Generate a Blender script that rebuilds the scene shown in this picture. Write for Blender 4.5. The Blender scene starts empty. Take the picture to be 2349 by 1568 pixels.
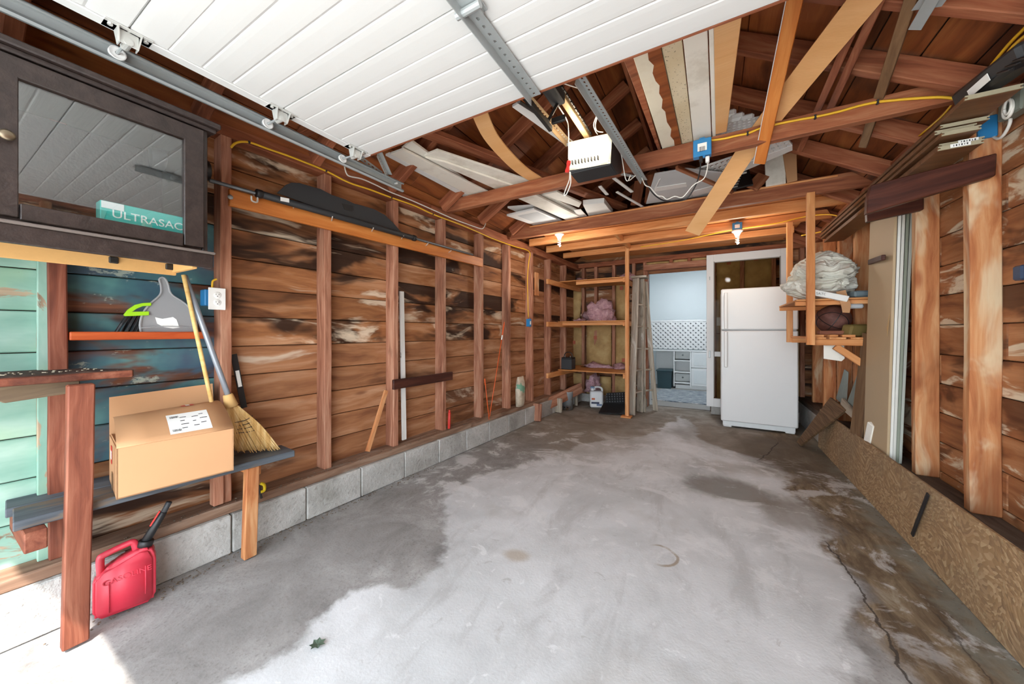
import bpy, bmesh, math, random
from mathutils import Vector, Matrix, noise as mnoise
random.seed(7)
S = bpy.context.scene
C = S.collection
PI = math.pi
# ---------------------------------------------------------------- camera, sky, sun, exposure
CAMZ = 1.18
FPX, U0, V0, YAW = 803.0, 1174.5, 761.0, math.radians(29.8)
cam_d = bpy.data.cameras.new('camera'); cam = bpy.data.objects.new('camera', cam_d); C.objects.link(cam)
cam_d.sensor_width = 36.0; cam_d.sensor_fit = 'HORIZONTAL'; cam_d.lens = 36.0*FPX/2349
cam_d.shift_y = (V0-784.0)/2349; cam_d.clip_start = 0.02
cam.location = (0, 0, CAMZ); cam.rotation_euler = (PI/2, 0, YAW)
S.camera = cam
S.view_settings.view_transform = 'Standard'; S.view_settings.look = 'None'
S.view_settings.gamma = 1.0; S.view_settings.use_curve_mapping = False
S.view_settings.exposure = 1.5
W = bpy.data.worlds.new('sky'); S.world = W; W.use_nodes = True
bg = W.node_tree.nodes['Background']; bg.inputs[0].default_value = (0.82, 0.915, 1.0, 1); bg.inputs[1].default_value = 3.2
sun_d = bpy.data.lights.new('sun', 'SUN'); sun_d.energy = 4.6; sun_d.angle = 0.009; sun_d.color = (1.0, 0.95, 0.87)
sun = bpy.data.objects.new('sun', sun_d); C.objects.link(sun)
sun.rotation_euler = Vector((-0.95, 1.36, -2.15)).to_track_quat('-Z', 'Y').to_euler()
sun.location = (2, -6, 9)
# ---------------------------------------------------------------- pixel (2349x1568) -> point on a real plane of the room
ca, sa = math.cos(YAW), math.sin(YAW)
def ray(u, v):
    c = (u-U0)/FPX
    return Vector((c*ca-sa, c*sa+ca, -(v-V0)/FPX))
CP = Vector((0, 0, CAMZ))
def onx(u, v, X): d = ray(u, v); return d*(X/d.x)+CP
def ony(u, v, Y): d = ray(u, v); return d*(Y/d.y)+CP
def onz(u, v, Z): d = ray(u, v); return d*((Z-CAMZ)/d.z)+CP
KL = 0.058                                   # the left wall runs in slightly towards the back
def xl(y, d=0.0): return -2.45+KL*y+d        # x of the left siding, d = distance in front of it
def onl(u, v, d): r = ray(u, v); return r*((-2.45+d)/(r.x-KL*r.y))+CP
def onroof(u, v, off=0.0, side=1):           # on the rafters' underside (side +1 right, -1 left), off = distance below
    r = ray(u, v)                            # z = 3.22 - .6*s*(x+.57)
    den = r.z+0.6*side*r.x; return r*((3.22-off-0.6*side*0.57-CAMZ)/den)+CP
# ---------------------------------------------------------------- helpers
WM = {}
def V(*a): return Vector(a)
def put(o, M, parent):
    WM[o.name] = M.copy(); o.parent = parent
    o.matrix_basis = (WM[parent.name].inverted() @ M) if parent else M
    return o
def obj(name, me, m, M=None, parent=None, smooth=False):
    o = bpy.data.objects.new(name, me); C.objects.link(o)
    if m is not None and not me.materials: me.materials.append(m)
    if smooth:
        for p in me.polygons: p.use_smooth = True
    return put(o, M or Matrix(), parent)
def tag(o, label=None, cat=None, group=None, kind=None):
    if label: o['label'] = label
    if cat: o['category'] = cat
    if group: o['group'] = group
    if kind: o['kind'] = kind
    return o
def thing(name, label, cat, loc=(0, 0, 0), group=None, rotz=0.0):
    o = bpy.data.objects.new(name, None); C.objects.link(o); o.empty_display_size = 0.05
    put(o, Matrix.Translation(Vector(loc)) @ Matrix.Rotation(rotz, 4, 'Z'), None)
    return tag(o, label, cat, group)
def frame(o, x, z):
    x = Vector(x).normalized(); z = Vector(z); z = (z-x*z.dot(x))
    if z.length < 1e-6: z = Vector((0, 0, 1)) if abs(x.z) < .9 else Vector((0, 1, 0)); z = z-x*z.dot(x)
    z.normalize(); y = z.cross(x)
    return Matrix(((x.x, y.x, z.x, o[0]), (x.y, y.y, z.y, o[1]), (x.z, y.z, z.z, o[2]), (0, 0, 0, 1)))
def tomesh(bm, name, smooth=False):
    bmesh.ops.recalc_face_normals(bm, faces=bm.faces)
    me = bpy.data.meshes.new(name); bm.to_mesh(me); bm.free()
    if smooth:
        for p in me.polygons: p.use_smooth = True
    return me
def bm_box(bm, cx, cy, cz, lx, ly, lz, ch=0.0, M=None):
    r = bmesh.ops.create_cube(bm, size=1.0)
    vs = r['verts']
    for v in vs: v.co = Vector((v.co.x*lx, v.co.y*ly, v.co.z*lz))
    if ch > 0:
        es = list({e for v in vs for e in v.link_edges})
        r2 = bmesh.ops.bevel(bm, geom=es, offset=ch, segments=1, affect='EDGES', profile=.5)
        vs = list({v for f in r2['faces'] for v in f.verts} | {v for v in vs if v.is_valid})
    T = Matrix.Translation((cx, cy, cz))
    if M is not None: T = M @ T
    for v in vs: v.co = T @ v.co
    return vs
def boxme(name, lx, ly, lz, ch=0.003, segs=0, warp=0.0, seed=0.0):
    bm = bmesh.new(); ch = min(ch, lx*.3, ly*.3, lz*.3)
    bm_box(bm, 0, 0, 0, lx, ly, lz, ch)
    if segs:
        for i in range(1, segs):
            x = -lx/2+lx*i/segs
            bmesh.ops.bisect_plane(bm, geom=bm.verts[:]+bm.edges[:]+bm.faces[:], plane_co=(x, 0, 0), plane_no=(1, 0, 0))
        for v in bm.verts:
            n = mnoise.noise_vector(Vector((v.co.x*2.3+seed*7.1, seed*3.3, seed)))
            v.co.y += n.y*warp; v.co.z += n.z*warp*.6
    return tomesh(bm, name)
def box(name, c, dims, m, parent=None, rotz=0.0, ch=0.003, M=None):
    T = M if M is not None else Matrix.Translation(Vector(c)) @ Matrix.Rotation(rotz, 4, 'Z')
    return obj(name, boxme(name, *dims, ch=ch), m, T, parent)
def board(name, p0, p1, w, t, m, parent=None, up=(0, 0, 1), ch=0.003, warp=0.0, segs=0):
    """a board from p0 to p1 (centre line), w wide, t thick along 'up'"""
    p0 = Vector(p0); p1 = Vector(p1); L = (p1-p0).length
    if warp and not segs: segs = max(3, int(L/.35))
    return obj(name, boxme(name, L, w, t, ch, segs, warp, random.random()*20), m, frame((p0+p1)/2, p1-p0, up), parent)
def prism(name, pts, t, m, M, parent=None, ch=0.0, smooth=False):
    """outline pts (x, y) in the frame M, extruded 0..t along its z"""
    bm = bmesh.new()
    f = bm.faces.new([bm.verts.new((x, y, 0)) for x, y in pts])
    if f.calc_area() == 0: pass
    r = bmesh.ops.extrude_face_region(bm, geom=[f])
    for v in r['geom']:
        if isinstance(v, bmesh.types.BMVert): v.co.z += t
    bmesh.ops.recalc_face_normals(bm, faces=bm.faces)
    if ch: bmesh.ops.bevel(bm, geom=bm.edges[:], offset=ch, segments=1, affect='EDGES', clamp_overlap=True)
    return obj(name, tomesh(bm, name, smooth), m, M, parent)
def quadboard(name, pts, t, m, parent=None, ch=0.002, up=None):
    """a flat piece through 4+ world points (its face), t thick away from 'up' normal"""
    pts = [Vector(p) for p in pts]; o = sum(pts, Vector())/len(pts)
    x = pts[1]-pts[0]; n = x.cross(pts[-1]-pts[0]).normalized()
    if up is not None and n.dot(Vector(up)) < 0: n = -n
    M = frame(o, x, n); Mi = M.inverted()
    return prism(name, [((Mi @ p).x, (Mi @ p).y) for p in pts], t, m, M, parent, ch)
def bm_tube(bm, pts, r, seg=8, caps=True, closed=False):
    pts = [Vector(p) for p in pts]; n = len(pts); rings = []
    rr = r if isinstance(r, (list, tuple)) else [r]*n
    up = None
    for i, p in enumerate(pts):
        a = pts[(i-1) % n] if (i or closed) else p; b = pts[(i+1) % n] if (i < n-1 or closed) else p
        d = (b-a).normalized()
        if up is None: up = Vector((0, 0, 1)) if abs(d.z) < .9 else Vector((1, 0, 0))
        up = (up-d*up.dot(d)); up = up.normalized() if up.length > 1e-6 else d.orthogonal().normalized()
        s = d.cross(up)
        rings.append([bm.verts.new(p+(up*math.cos(2*PI*k/seg)+s*math.sin(2*PI*k/seg))*rr[i]) for k in range(seg)])
    for i in range(n if closed else n-1):
        A, B = rings[i], rings[(i+1) % n]
        for k in range(seg): bm.faces.new((A[k], A[(k+1) % seg], B[(k+1) % seg], B[k]))
    if caps and not closed: bm.faces.new(rings[0]); bm.faces.new(rings[-1])
def spline(pts, n=6):
    pts = [Vector(p) for p in pts]; out = []
    for i in range(len(pts)-1):
        p0 = pts[max(i-1, 0)]; p1 = pts[i]; p2 = pts[i+1]; p3 = pts[min(i+2, len(pts)-1)]
        for k in range(n):
            t = k/n
            out.append(.5*((2*p1)+(p2-p0)*t+(2*p0-5*p1+4*p2-p3)*t*t+(3*p1-p0-3*p2+p3)*t**3))
    return out+[pts[-1]]
def tube(name, pts, r, m, parent=None, seg=8, n=5, closed=False):
    P = spline(pts, n) if n > 1 and not closed else [Vector(p) for p in pts]
    o = sum(P, Vector())/len(P); bm = bmesh.new()
    if isinstance(r, (list, tuple)) and len(r) != len(P):
        q = []; L = len(P)
        for i in range(L):
            f = i/(L-1)*(len(r)-1); a = int(min(f, len(r)-2)); q.append(r[a]+(r[a+1]-r[a])*(f-a))
        r = q
    bm_tube(bm, [p-o for p in P], r, seg, True, closed)
    return obj(name, tomesh(bm, name, True), m, Matrix.Translation(o), parent)
def bm_lathe(bm, prof, seg=20, M=None):
    """prof: (r, z) list"""
    rings = []
    for r, z in prof:
        if r < 1e-5: rings.append([bm.verts.new((0, 0, z))])
        else: rings.append([bm.verts.new((r*math.cos(2*PI*k/seg), r*math.sin(2*PI*k/seg), z)) for k in range(seg)])
    for A, B in zip(rings, rings[1:]):
        for k in range(seg):
            q = [A[k % len(A)], A[(k+1) % seg % len(A)], B[(k+1) % seg % len(B)], B[k % len(B)]]
            q = [v for i, v in enumerate(q) if v not in q[:i]]
            if len(q) > 2: bm.faces.new(q)
    if M is not None:
        for R in rings:
            for v in R: v.co = M @ v.co
def lathe(name, prof, m, M, parent=None, seg=20, smooth=True):
    bm = bmesh.new(); bm_lathe(bm, prof, seg)
    return obj(name, tomesh(bm, name, smooth), m, M, parent)
def cyl(name, p0, p1, r, m, parent=None, seg=14, r2=None, smooth=True):
    p0 = Vector(p0); p1 = Vector(p1); L = (p1-p0).length; bm = bmesh.new()
    q = r if r2 is None else r2; c = min(r, q)*.12
    bm_lathe(bm, [(0, 0), (r-c, 0), (r, c), (q, L-c), (q-c, L), (0, L)], seg)
    z = (p1-p0).normalized()
    M = frame(p0, z.orthogonal(), z)
    return obj(name, tomesh(bm, name, smooth), m, M, parent)
def text(name, body, size, m, M, parent=None, depth=0.0006):
    cu = bpy.data.curves.new(name, 'FONT'); cu.body = body; cu.size = size; cu.extrude = depth; cu.align_x = 'CENTER'; cu.align_y = 'CENTER'
    t = bpy.data.objects.new(name, cu); C.objects.link(t)
    dg = bpy.context.evaluated_depsgraph_get(); me = bpy.data.meshes.new_from_object(t.evaluated_get(dg))
    bpy.data.objects.remove(t); bpy.data.curves.remove(cu); me.name = name
    return obj(name, me, m, M, parent)
def copytree(o, M, parent=None, label=None, group=None):
    """copy a thing with its parts and sub-parts to the world matrix M"""
    c = o.copy(); C.objects.link(c)
    if parent is None: put(c, M, None)
    else: c.parent = parent; WM[c.name] = WM[parent.name] @ c.matrix_basis
    if label: c['label'] = label
    if group: c['group'] = group
    for ch in [x for x in KIDS.get(o.name, [])]: copytree(ch, None, c)
    return c
class _K(dict):
    def get(self, n, d=None): return [x for x in bpy.data.objects[n].children]
KIDS = _K()
# ---------------------------------------------------------------- materials
def lin(c):
    if isinstance(c, str):
        c = tuple(int(c[i:i+2], 16)/255 for i in (0, 2, 4))
    return tuple((x/12.92 if x <= .04045 else ((x+.055)/1.055)**2.4) for x in c[:3])+(1.0,)
class G:
    def __init__(s, name):
        s.m = bpy.data.materials.new(name); s.m.use_nodes = True; s.t = s.m.node_tree; s.b = s.t.nodes['Principled BSDF']
    def n(s, ty, **kw):
        nd = s.t.nodes.new(ty)
        for k, v in kw.items(): setattr(nd, k, v)
        return nd
    def set(s, sock, v):
        if hasattr(v, 'is_output') or isinstance(v, bpy.types.NodeSocket): s.t.links.new(v, sock)
        elif isinstance(v, str): sock.default_value = lin(v)
        else: sock.default_value = v
    def obj(s): return s.n('ShaderNodeTexCoord').outputs['Object']
    def rnd(s): return s.n('ShaderNodeObjectInfo').outputs['Random']
    def math(s, op, a, b=0.0, c=None, clamp=False):
        nd = s.n('ShaderNodeMath', operation=op, use_clamp=clamp); s.set(nd.inputs[0], a); s.set(nd.inputs[1], b)
        if c is not None: s.set(nd.inputs[2], c)
        return nd.outputs[0]
    def vadd(s, a, b):
        nd = s.n('ShaderNodeVectorMath', operation='ADD'); s.set(nd.inputs[0], a); s.set(nd.inputs[1], b); return nd.outputs[0]
    def vmul(s, a, b):
        nd = s.n('ShaderNodeVectorMath', operation='MULTIPLY'); s.set(nd.inputs[0], a); s.set(nd.inputs[1], b); return nd.outputs[0]
    def sep(s, v): return s.n('ShaderNodeSeparateXYZ').outputs if False else s._sep(v)
    def _sep(s, v):
        nd = s.n('ShaderNodeSeparateXYZ'); s.set(nd.inputs[0], v); return nd.outputs
    def comb(s, x=0.0, y=0.0, z=0.0):
        nd = s.n('ShaderNodeCombineXYZ'); [s.set(nd.inputs[i], q) for i, q in enumerate((x, y, z))]; return nd.outputs[0]
    def map(s, v, scale=(1, 1, 1), loc=(0, 0, 0)):
        nd = s.n('ShaderNodeMapping'); s.set(nd.inputs[0], v); nd.inputs['Scale'].default_value = scale; nd.inputs['Location'].default_value = loc; return nd.outputs[0]
    def noise(s, v, scale=5.0, detail=3.0, rough=.55, dist=0.0, col=False):
        nd = s.n('ShaderNodeTexNoise'); s.set(nd.inputs['Vector'], v); nd.inputs['Scale'].default_value = scale
        nd.inputs['Detail'].default_value = detail; nd.inputs['Roughness'].default_value = rough; nd.inputs['Distortion'].default_value = dist
        return nd.outputs['Color' if col else 'Fac']
    def voro(s, v, scale=5.0, feat='F1', out='Distance'):
        nd = s.n('ShaderNodeTexVoronoi', feature=feat); s.set(nd.inputs['Vector'], v); nd.inputs['Scale'].default_value = scale; return nd.outputs[out]
    def wave(s, v, scale=5.0, dist=0.0, detail=2.0, dscale=1.0, axis='X', ty='BANDS'):
        nd = s.n('ShaderNodeTexWave', wave_type=ty)
        if ty == 'BANDS': nd.bands_direction = axis
        s.set(nd.inputs['Vector'], v); nd.inputs['Scale'].default_value = scale; nd.inputs['Distortion'].default_value = dist
        nd.inputs['Detail'].default_value = detail; nd.inputs['Detail Scale'].default_value = dscale; return nd.outputs['Fac']
    def ramp(s, f, stops, interp='LINEAR'):
        nd = s.n('ShaderNodeValToRGB'); cr = nd.color_ramp; cr.interpolation = interp
        while len(cr.elements) < len(stops): cr.elements.new(.5)
        for e, (p, c) in zip(cr.elements, stops):
            e.position = p; e.color = lin(c) if isinstance(c, (str, tuple)) else (c, c, c, 1)
        s.set(nd.inputs[0], f); return nd.outputs[0]
    def sm(s, x, a, b):
        nd = s.n('ShaderNodeMapRange', interpolation_type='SMOOTHSTEP'); s.set(nd.inputs[0], x)
        nd.inputs[1].default_value = a; nd.inputs[2].default_value = b; return nd.outputs[0]
    def mix(s, f, a, b, mode='MIX'):
        nd = s.n('ShaderNodeMix', data_type='RGBA', blend_type=mode); s.set(nd.inputs[0], f); s.set(nd.inputs[6], a); s.set(nd.inputs[7], b); return nd.outputs[2]
    def hsv(s, c, h=.5, sat=1.0, val=1.0):
        nd = s.n('ShaderNodeHueSaturation'); s.set(nd.inputs['Color'], c); s.set(nd.inputs['Hue'], h); s.set(nd.inputs['Saturation'], sat); s.set(nd.inputs['Value'], val); return nd.outputs[0]
    def curve(s, x, pts):
        nd = s.n('ShaderNodeFloatCurve'); cu = nd.mapping.curves[0]
        while len(cu.points) < len(pts): cu.points.new(.5, .5)
        for p, q in zip(cu.points, pts): p.location = q; p.handle_type = 'AUTO'
        nd.mapping.update(); s.set(nd.inputs['Value'], x); return nd.outputs[0]
    def done(s, col, rough=.6, metal=0.0, bump=None, bs=.3, bd=.01, spec=.5, **kw):
        s.set(s.b.inputs['Base Color'], col); s.set(s.b.inputs['Roughness'], rough); s.set(s.b.inputs['Metallic'], metal)
        s.b.inputs['Specular IOR Level'].default_value = spec
        for k, v in kw.items(): s.set(s.b.inputs[k], v)
        if bump is not None:
            nd = s.n('ShaderNodeBump'); nd.inputs['Strength'].default_value = bs; nd.inputs['Distance'].default_value = bd
            s.set(nd.inputs['Height'], bump); s.t.links.new(nd.outputs[0], s.b.inputs['Normal'])
        return s.m
MATS = {}
def plain(name, col, rough=.6, metal=0.0, var=.06, scale=9.0, spec=.5, bs=0.0, dirt=None):
    if name in MATS: return MATS[name]
    g = G(name); o = g.obj(); f = g.noise(o, scale, 4, .6)
    c = g.hsv(col, .5, 1.0, g.math('ADD', 1-var, g.math('MULTIPLY', f, 2*var)))
    if dirt:
        d = g.noise(g.vadd(o, g.comb(g.math('MULTIPLY', g.rnd(), 31.0), 0.0, 0.0)), 3.5, 5, .65)
        c = g.mix(g.math('MULTIPLY', g.sm(d, .5, .72), dirt[1]), c, dirt[0])
    MATS[name] = g.done(c, rough, metal, g.noise(o, scale*7, 3) if bs else None, bs, .004, spec)
    return MATS[name]
def wood(name, c1, c2, c3, dark=None, white=None, rough=.72, gs=(1.6, 26, 26), var=.12, knots=True, sat=1.0, spec=.3):
    """grain along local X; dark/white = (colour, low, high, scale) stains with shapes of their own"""
    if name in MATS: return MATS[name]
    g = G(name); r = g.rnd()
    o = g.vadd(g.obj(), g.comb(g.math('MULTIPLY', r, 57.0), g.math('MULTIPLY', r, 23.0), g.math('MULTIPLY', r, 11.0)))
    warp = g.vadd(o, g.vmul(g.noise(g.map(o, (1.2, 3, 3)), 1.6, 2, .5, 0, True), (0.0, .10, .10)))
    gr = g.noise(g.map(warp, gs), 1.0, 5, .6, .35)
    fine = g.noise(g.map(o, (4, 120, 120)), 1.0, 2, .5)
    c = g.ramp(gr, [(.28, c1), (.5, c2), (.74, c3)])
    c = g.mix(g.math('MULTIPLY', g.sm(fine, .5, .8), .22), c, c1)
    if knots:
        k = g.voro(g.map(warp, (2.1, 7.5, 7.5)), 1.0)
        kc = g.noise(g.map(o, (1.1, 2, 2), (5, 3, 1)), 1.3, 1)
        kn = g.math('MULTIPLY', g.math('SUBTRACT', 1.0, g.sm(k, .05, .17)), g.sm(kc, .5, .56))
        c = g.mix(g.math('MULTIPLY', kn, .75), c, c1)
    if dark:
        d = g.noise(g.map(warp, (dark[3], dark[3]*3.2, dark[3]*3.2), (3, 7, 1)), 1.0, 4, .58, .5)
        c = g.mix(g.math('MULTIPLY', g.sm(d, dark[1], dark[2]), dark[4] if len(dark) > 4 else .9), c, dark[0])
    if white:
        w = g.noise(g.map(warp, (white[3], white[3]*4.2, white[3]*4.2), (13, 2, 9)), 1.0, 5, .62, .9)
        w2 = g.noise(g.map(o, (6, 40, 40)), 1.0, 3, .6)
        wf = g.math('MULTIPLY', g.sm(w, white[1], white[2]), g.math('ADD', .55, g.math('MULTIPLY', w2, .7)), clamp=True)
        c = g.mix(g.math('MULTIPLY', wf, white[4] if len(white) > 4 else .85), c, white[0])
    c = g.hsv(c, .5, sat, g.math('ADD', 1-var, g.math('MULTIPLY', g.math('FRACT', g.math('MULTIPLY', r, 7.31)), 2*var)))
    MATS[name] = g.done(c, rough, 0.0, g.math('ADD', gr, g.math('MULTIPLY', fine, .5)), .35, .004, spec)
    return MATS[name]
m_siding = wood('siding_wood', '643a22', '99653f', 'c09472', ('1f0f09', .475, .585, .95, .93), ('dcc9b0', .575, .66, .85, .85), .62, (1.3, 13, 13), .14, True, 1.0)
m_siding_lo = wood('siding_wood_lower', '72452c', 'a3704c', 'c69b7a', ('3a1f13', .55, .68, .8, .7), ('d5c2ac', .60, .70, .9, .75), .64, (1.3, 12, 12), .10)
m_siding_r = wood('siding_wood_bleached', '70412a', '9d6640', 'bb8860', ('3f2013', .51, .62, 1.5, .75), ('dccdb2', .545, .62, 1.6, .9), .66, (1.3, 13, 13), .10, True, 1.0)
m_stud = wood('stud_wood', '7a4a36', 'a8735a', 'c89b80', ('4a2a1c', .58, .72, 1.1, .55), ('cdb094', .6, .75, .8, .5), .7)
m_stud_r = wood('stud_wood_orange', '9a5733', 'bd7e50', 'd5a678', ('6f3a20', .55, .69, 1.0, .6), ('dccaa8', .52, .64, .8, .8), .68)
m_rafter = wood('rafter_wood', '703d28', '96583c', 'b27857', ('43200f', .56, .7, 1.0, .5), None, .72)
m_roof = wood('roof_plank_wood', '5f3017', '8a4c27', 'a66536', ('3a2013', .50, .66, .8, .75), None, .66, (1.1, 12, 12))
m_beam = wood('beam_wood', '74402a', '965a3c', 'b07a58', ('4a2517', .56, .7, .9, .55), None, .7)
m_fir = wood('new_fir_wood', 'c0763f', 'd8935a', 'e8b27c', ('a9623a', .6, .75, .8, .4), None, .6, (1.4, 20, 20), .06)
m_darkwood = wood('dark_stained_wood', '2e1712', '46241b', '5f3527', ('1d0f0c', .55, .7, 1.0, .5), None, .45, var=.08)
m_reddark = wood('red_brown_painted_wood', '5a2d20', '7b4431', '96604a', ('3a2019', .55, .7, 1.2, .6), ('8d8078', .64, .75, 1.0, .5), .6)
m_plain_slab = plain('outer_sheathing', '4a3626', .9)
# ---------------------------------------------------------------- floor
def floor_mat():
    g = G('worn_concrete_floor'); o = g.obj(); x, y, z = g._sep(o)
    n1 = g.noise(o, 1.7, 6, .62, .4); n2 = g.noise(o, 7.0, 5, .6); n3 = g.noise(g.map(o, (1, 1, 1), (4, 9, 0)), .8, 4, .6, .6); fine = g.noise(o, 90, 3, .6); n4 = g.noise(g.map(o, (1, 1, 1), (14, 3, 0)), 3.2, 6, .7, .5)
    wob = g.math('ADD', g.math('MULTIPLY', g.math('SUBTRACT', n1, .5), .42), g.math('MULTIPLY', g.math('SUBTRACT', n2, .5), .22))
    yn = g.math('DIVIDE', g.math('ADD', y, 1.0), 8.0, clamp=True)          # y -1..7 -> 0..1
    lb = g.math('SUBTRACT', g.math('MULTIPLY', g.curve(yn, [(0, .30), (.19, .31), (.255, .34), (.29, .39), (.34, .28), (.395, .20), (.475, .30), (.56, .40), (.68, .62), (1, .8)]), 2.6), 2.25)
    rb = g.math('SUBTRACT', g.math('MULTIPLY', g.curve(yn, [(0, .62), (.345, .66), (.40, .7), (.457, .71), (.52, .69), (.58, .71), (.615, .66), (.68, .45), (1, .3)]), 2.6), 1.27)
    inl = g.sm(g.math('SUBTRACT', g.math('ADD', x, wob), lb), -.03, .05)
    inr = g.sm(g.math('SUBTRACT', rb, g.math('ADD', x, wob)), -.03, .06)
    coat = g.math('MULTIPLY', inl, inr)
    base = g.ramp(n4, [(.3, '757270'), (.5, '918e8c'), (.7, 'a9a7a5')])      # bare aggregate at the left
    base = g.mix(g.math('MULTIPLY', g.sm(fine, .5, .7), .38), base, '67625f')
    light = g.ramp(n1, [(.28, 'adaeaf'), (.45, 'c2c3c4'), (.65, 'd3d4d6')])
    light = g.mix(g.math('MULTIPLY', g.sm(n3, .56, .72), .55), light, 'a19c95')
    light = g.mix(g.math('MULTIPLY', g.sm(n4, .6, .75), .3), light, 'e3e3e4')
    n5 = g.noise(g.map(o, (3.2, 1.0, 1.0), (7, 2, 0)), 1.6, 7, .68, .5); n6 = g.noise(g.map(o, (1, 1, 1), (2, 8, 0)), 11.0, 6, .65, .8)
    light = g.mix(g.math('MULTIPLY', g.sm(n5, .50, .68), .5), light, 'a4a3a2')
    light = g.mix(g.math('MULTIPLY', g.sm(n6, .60, .68), .45), light, 'e6e6e7')
    light = g.mix(g.math('MULTIPLY', g.sm(g.math('SUBTRACT', 1.0, n6), .62, .72), .5), light, '9b9793')
    back = g.ramp(n4, [(.3, '6f665c'), (.5, '8c847a'), (.68, 'a8a197')])     # browner towards the back
    base = g.mix(g.sm(g.math('ADD', y, g.math('MULTIPLY', wob, 1.2)), 2.6, 4.2), base, back)
    # brown dirt along the right-hand curb
    dirt = g.sm(g.math('ADD', x, g.math('MULTIPLY', g.math('SUBTRACT', n1, .5), 1.1)), .46, .66)
    dcol = g.ramp(g.noise(g.map(o, (3.4, 1.0, 1.0)), 3.0, 6, .7, .6), [(.3, '4c3f31'), (.46, '6b5a46'), (.58, '84735c'), (.74, 'a89e8c')])
    dgrey = g.sm(g.math('ADD', x, g.math('MULTIPLY', g.math('SUBTRACT', n2, .5), .4)), .80, .93)
    dcol = g.mix(g.math('MULTIPLY', dgrey, .75), dcol, '7f7e74')
    base = g.mix(dirt, base, dcol)
    c = g.mix(coat, base, light)
    def blob(cx, cy, rx, ry, soft=.55, wn=.55):
        q = g.vmul(g.vadd(o, (-cx, -cy, 0)), (1/rx, 1/ry, 0))
        nd = g.n('ShaderNodeVectorMath', operation='LENGTH'); g.set(nd.inputs[0], q)
        return g.math('SUBTRACT', 1.0, g.sm(g.math('ADD', nd.outputs['Value'], g.math('MULTIPLY', g.math('SUBTRACT', n1, .5), wn*3)), 1-soft, 1.0+.08))
    for cx, cy, rx, ry, col, a in ((.16, 3.08, .34, .27, '6a6055', .75), (.55, 4.3, .5, .9, '5f5446', .8), (.0, 4.5, .5, .6, '776c5e', .55), (.45, 2.9, .22, .3, '776a5b', .5), (-.9, 1.62, .1, .07, 'a08d72', .6), (-1.2, 3.9, .7, .9, '8a8175', .5),
                                   (-1.75, 1.0, .35, .6, '8b8886', .4), (.25, 3.62, .5, .18, '8d8478', .4)):
        c = g.mix(g.math('MULTIPLY', blob(cx, cy, rx, ry), a), c, col)
    # ring left by a can
    q = g.vmul(g.vadd(o, (.245, -2.0, 0)), (1, 1, 0)); nd = g.n('ShaderNodeVectorMath', operation='LENGTH'); g.set(nd.inputs[0], q)
    ring = g.math('SUBTRACT', 1.0, g.sm(g.math('ABSOLUTE', g.math('SUBTRACT', g.math('ADD', nd.outputs['Value'], g.math('MULTIPLY', g.math('SUBTRACT', n2, .5), .03)), .088)), .004, .012))
    c = g.mix(g.math('MULTIPLY', ring, g.math('MULTIPLY', g.sm(g.math('ADD', g.math('MULTIPLY', g.math('ADD', x, .245), 1.0), g.math('MULTIPLY', g.math('SUBTRACT', y, 2.0), .25)), -.05, .03), .75)), c, '8b775d')
    # efflorescent white wash along the left foundation
    ww = g.math('MULTIPLY', g.sm(g.math('ADD', x, g.math('MULTIPLY', n1, .5)), -1.95, -1.75), g.math('MULTIPLY', g.sm(n4, .52, .62), g.math('MULTIPLY', g.sm(y, 1.6, 2.1), g.math('SUBTRACT', 1.0, g.sm(y, 3.6, 4.3)))))
    c = g.mix(g.math('MULTIPLY', ww, .55), c, 'dcdcdd')
    # cracks: two long wandering lines
    def crack(pts_x, y0, y1, wdt):
        cx_ = g.curve(g.math('DIVIDE', g.math('SUBTRACT', y, y0), y1-y0, clamp=True), pts_x)
        dx = g.math('ABSOLUTE', g.math('SUBTRACT', g.math('ADD', x, g.math('MULTIPLY', g.math('SUBTRACT', n2, .5), .10)), cx_))
        k = g.math('SUBTRACT', 1.0, g.sm(dx, wdt*.4, wdt)); return g.math('MULTIPLY', k, g.math('MULTIPLY', g.sm(y, y0, y0+.05), g.math('SUBTRACT', 1.0, g.sm(y, y1-.05, y1))))
    ck = g.math('MAXIMUM', crack([(0, .56), (.3, .575), (.6, .59), (.8, .585), (1, .55)], 1.2, 2.62, .007), crack([(0, .35), (.5, .5), (1, .62)], 3.9, 4.7, .008))
    ck = g.math('MAXIMUM', ck, g.math('MULTIPLY', crack([(0, .8), (.5, .83), (1, .8)], 1.75, 2.2, .005), .7))
    c = g.mix(g.math('MULTIPLY', ck, .85), c, '3b342e')
    c = g.mix(g.math('MULTIPLY', g.sm(fine, .62, .75), .14), c, '5c5650')
    h = g.math('ADD', g.math('ADD', g.math('MULTIPLY', n4, .6), g.math('MULTIPLY', fine, .35)), g.math('SUBTRACT', g.math('MULTIPLY', coat, .5), ck))
    return g.done(c, g.math('SUBTRACT', .85, g.math('MULTIPLY', coat, .2)), 0, h, .22, .010, .35)
m_floor = floor_mat()
def gridme(name, x0, x1, y0, y1, nx, ny, fz):
    vs = [(x0+(x1-x0)*i/nx, y0+(y1-y0)*j/ny, 0) for j in range(ny+1) for i in range(nx+1)]
    vs = [(x, y, fz(x, y)) for x, y, _ in vs]
    fs = [(j*(nx+1)+i, j*(nx+1)+i+1, (j+1)*(nx+1)+i+1, (j+1)*(nx+1)+i) for j in range(ny) for i in range(nx)]
    me = bpy.data.meshes.new(name); me.from_pydata(vs, [], fs); me.update(); return me
fl = obj('floor', gridme('floor', -2.7, 1.4, -1.0, 6.20, 82, 144, lambda x, y: .004*mnoise.noise(Vector((x*2, y*2, 0)))+.002*mnoise.noise(Vector((x*7, y*7, 3)))-.004), m_floor, smooth=True)
tag(fl, kind='structure')
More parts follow.
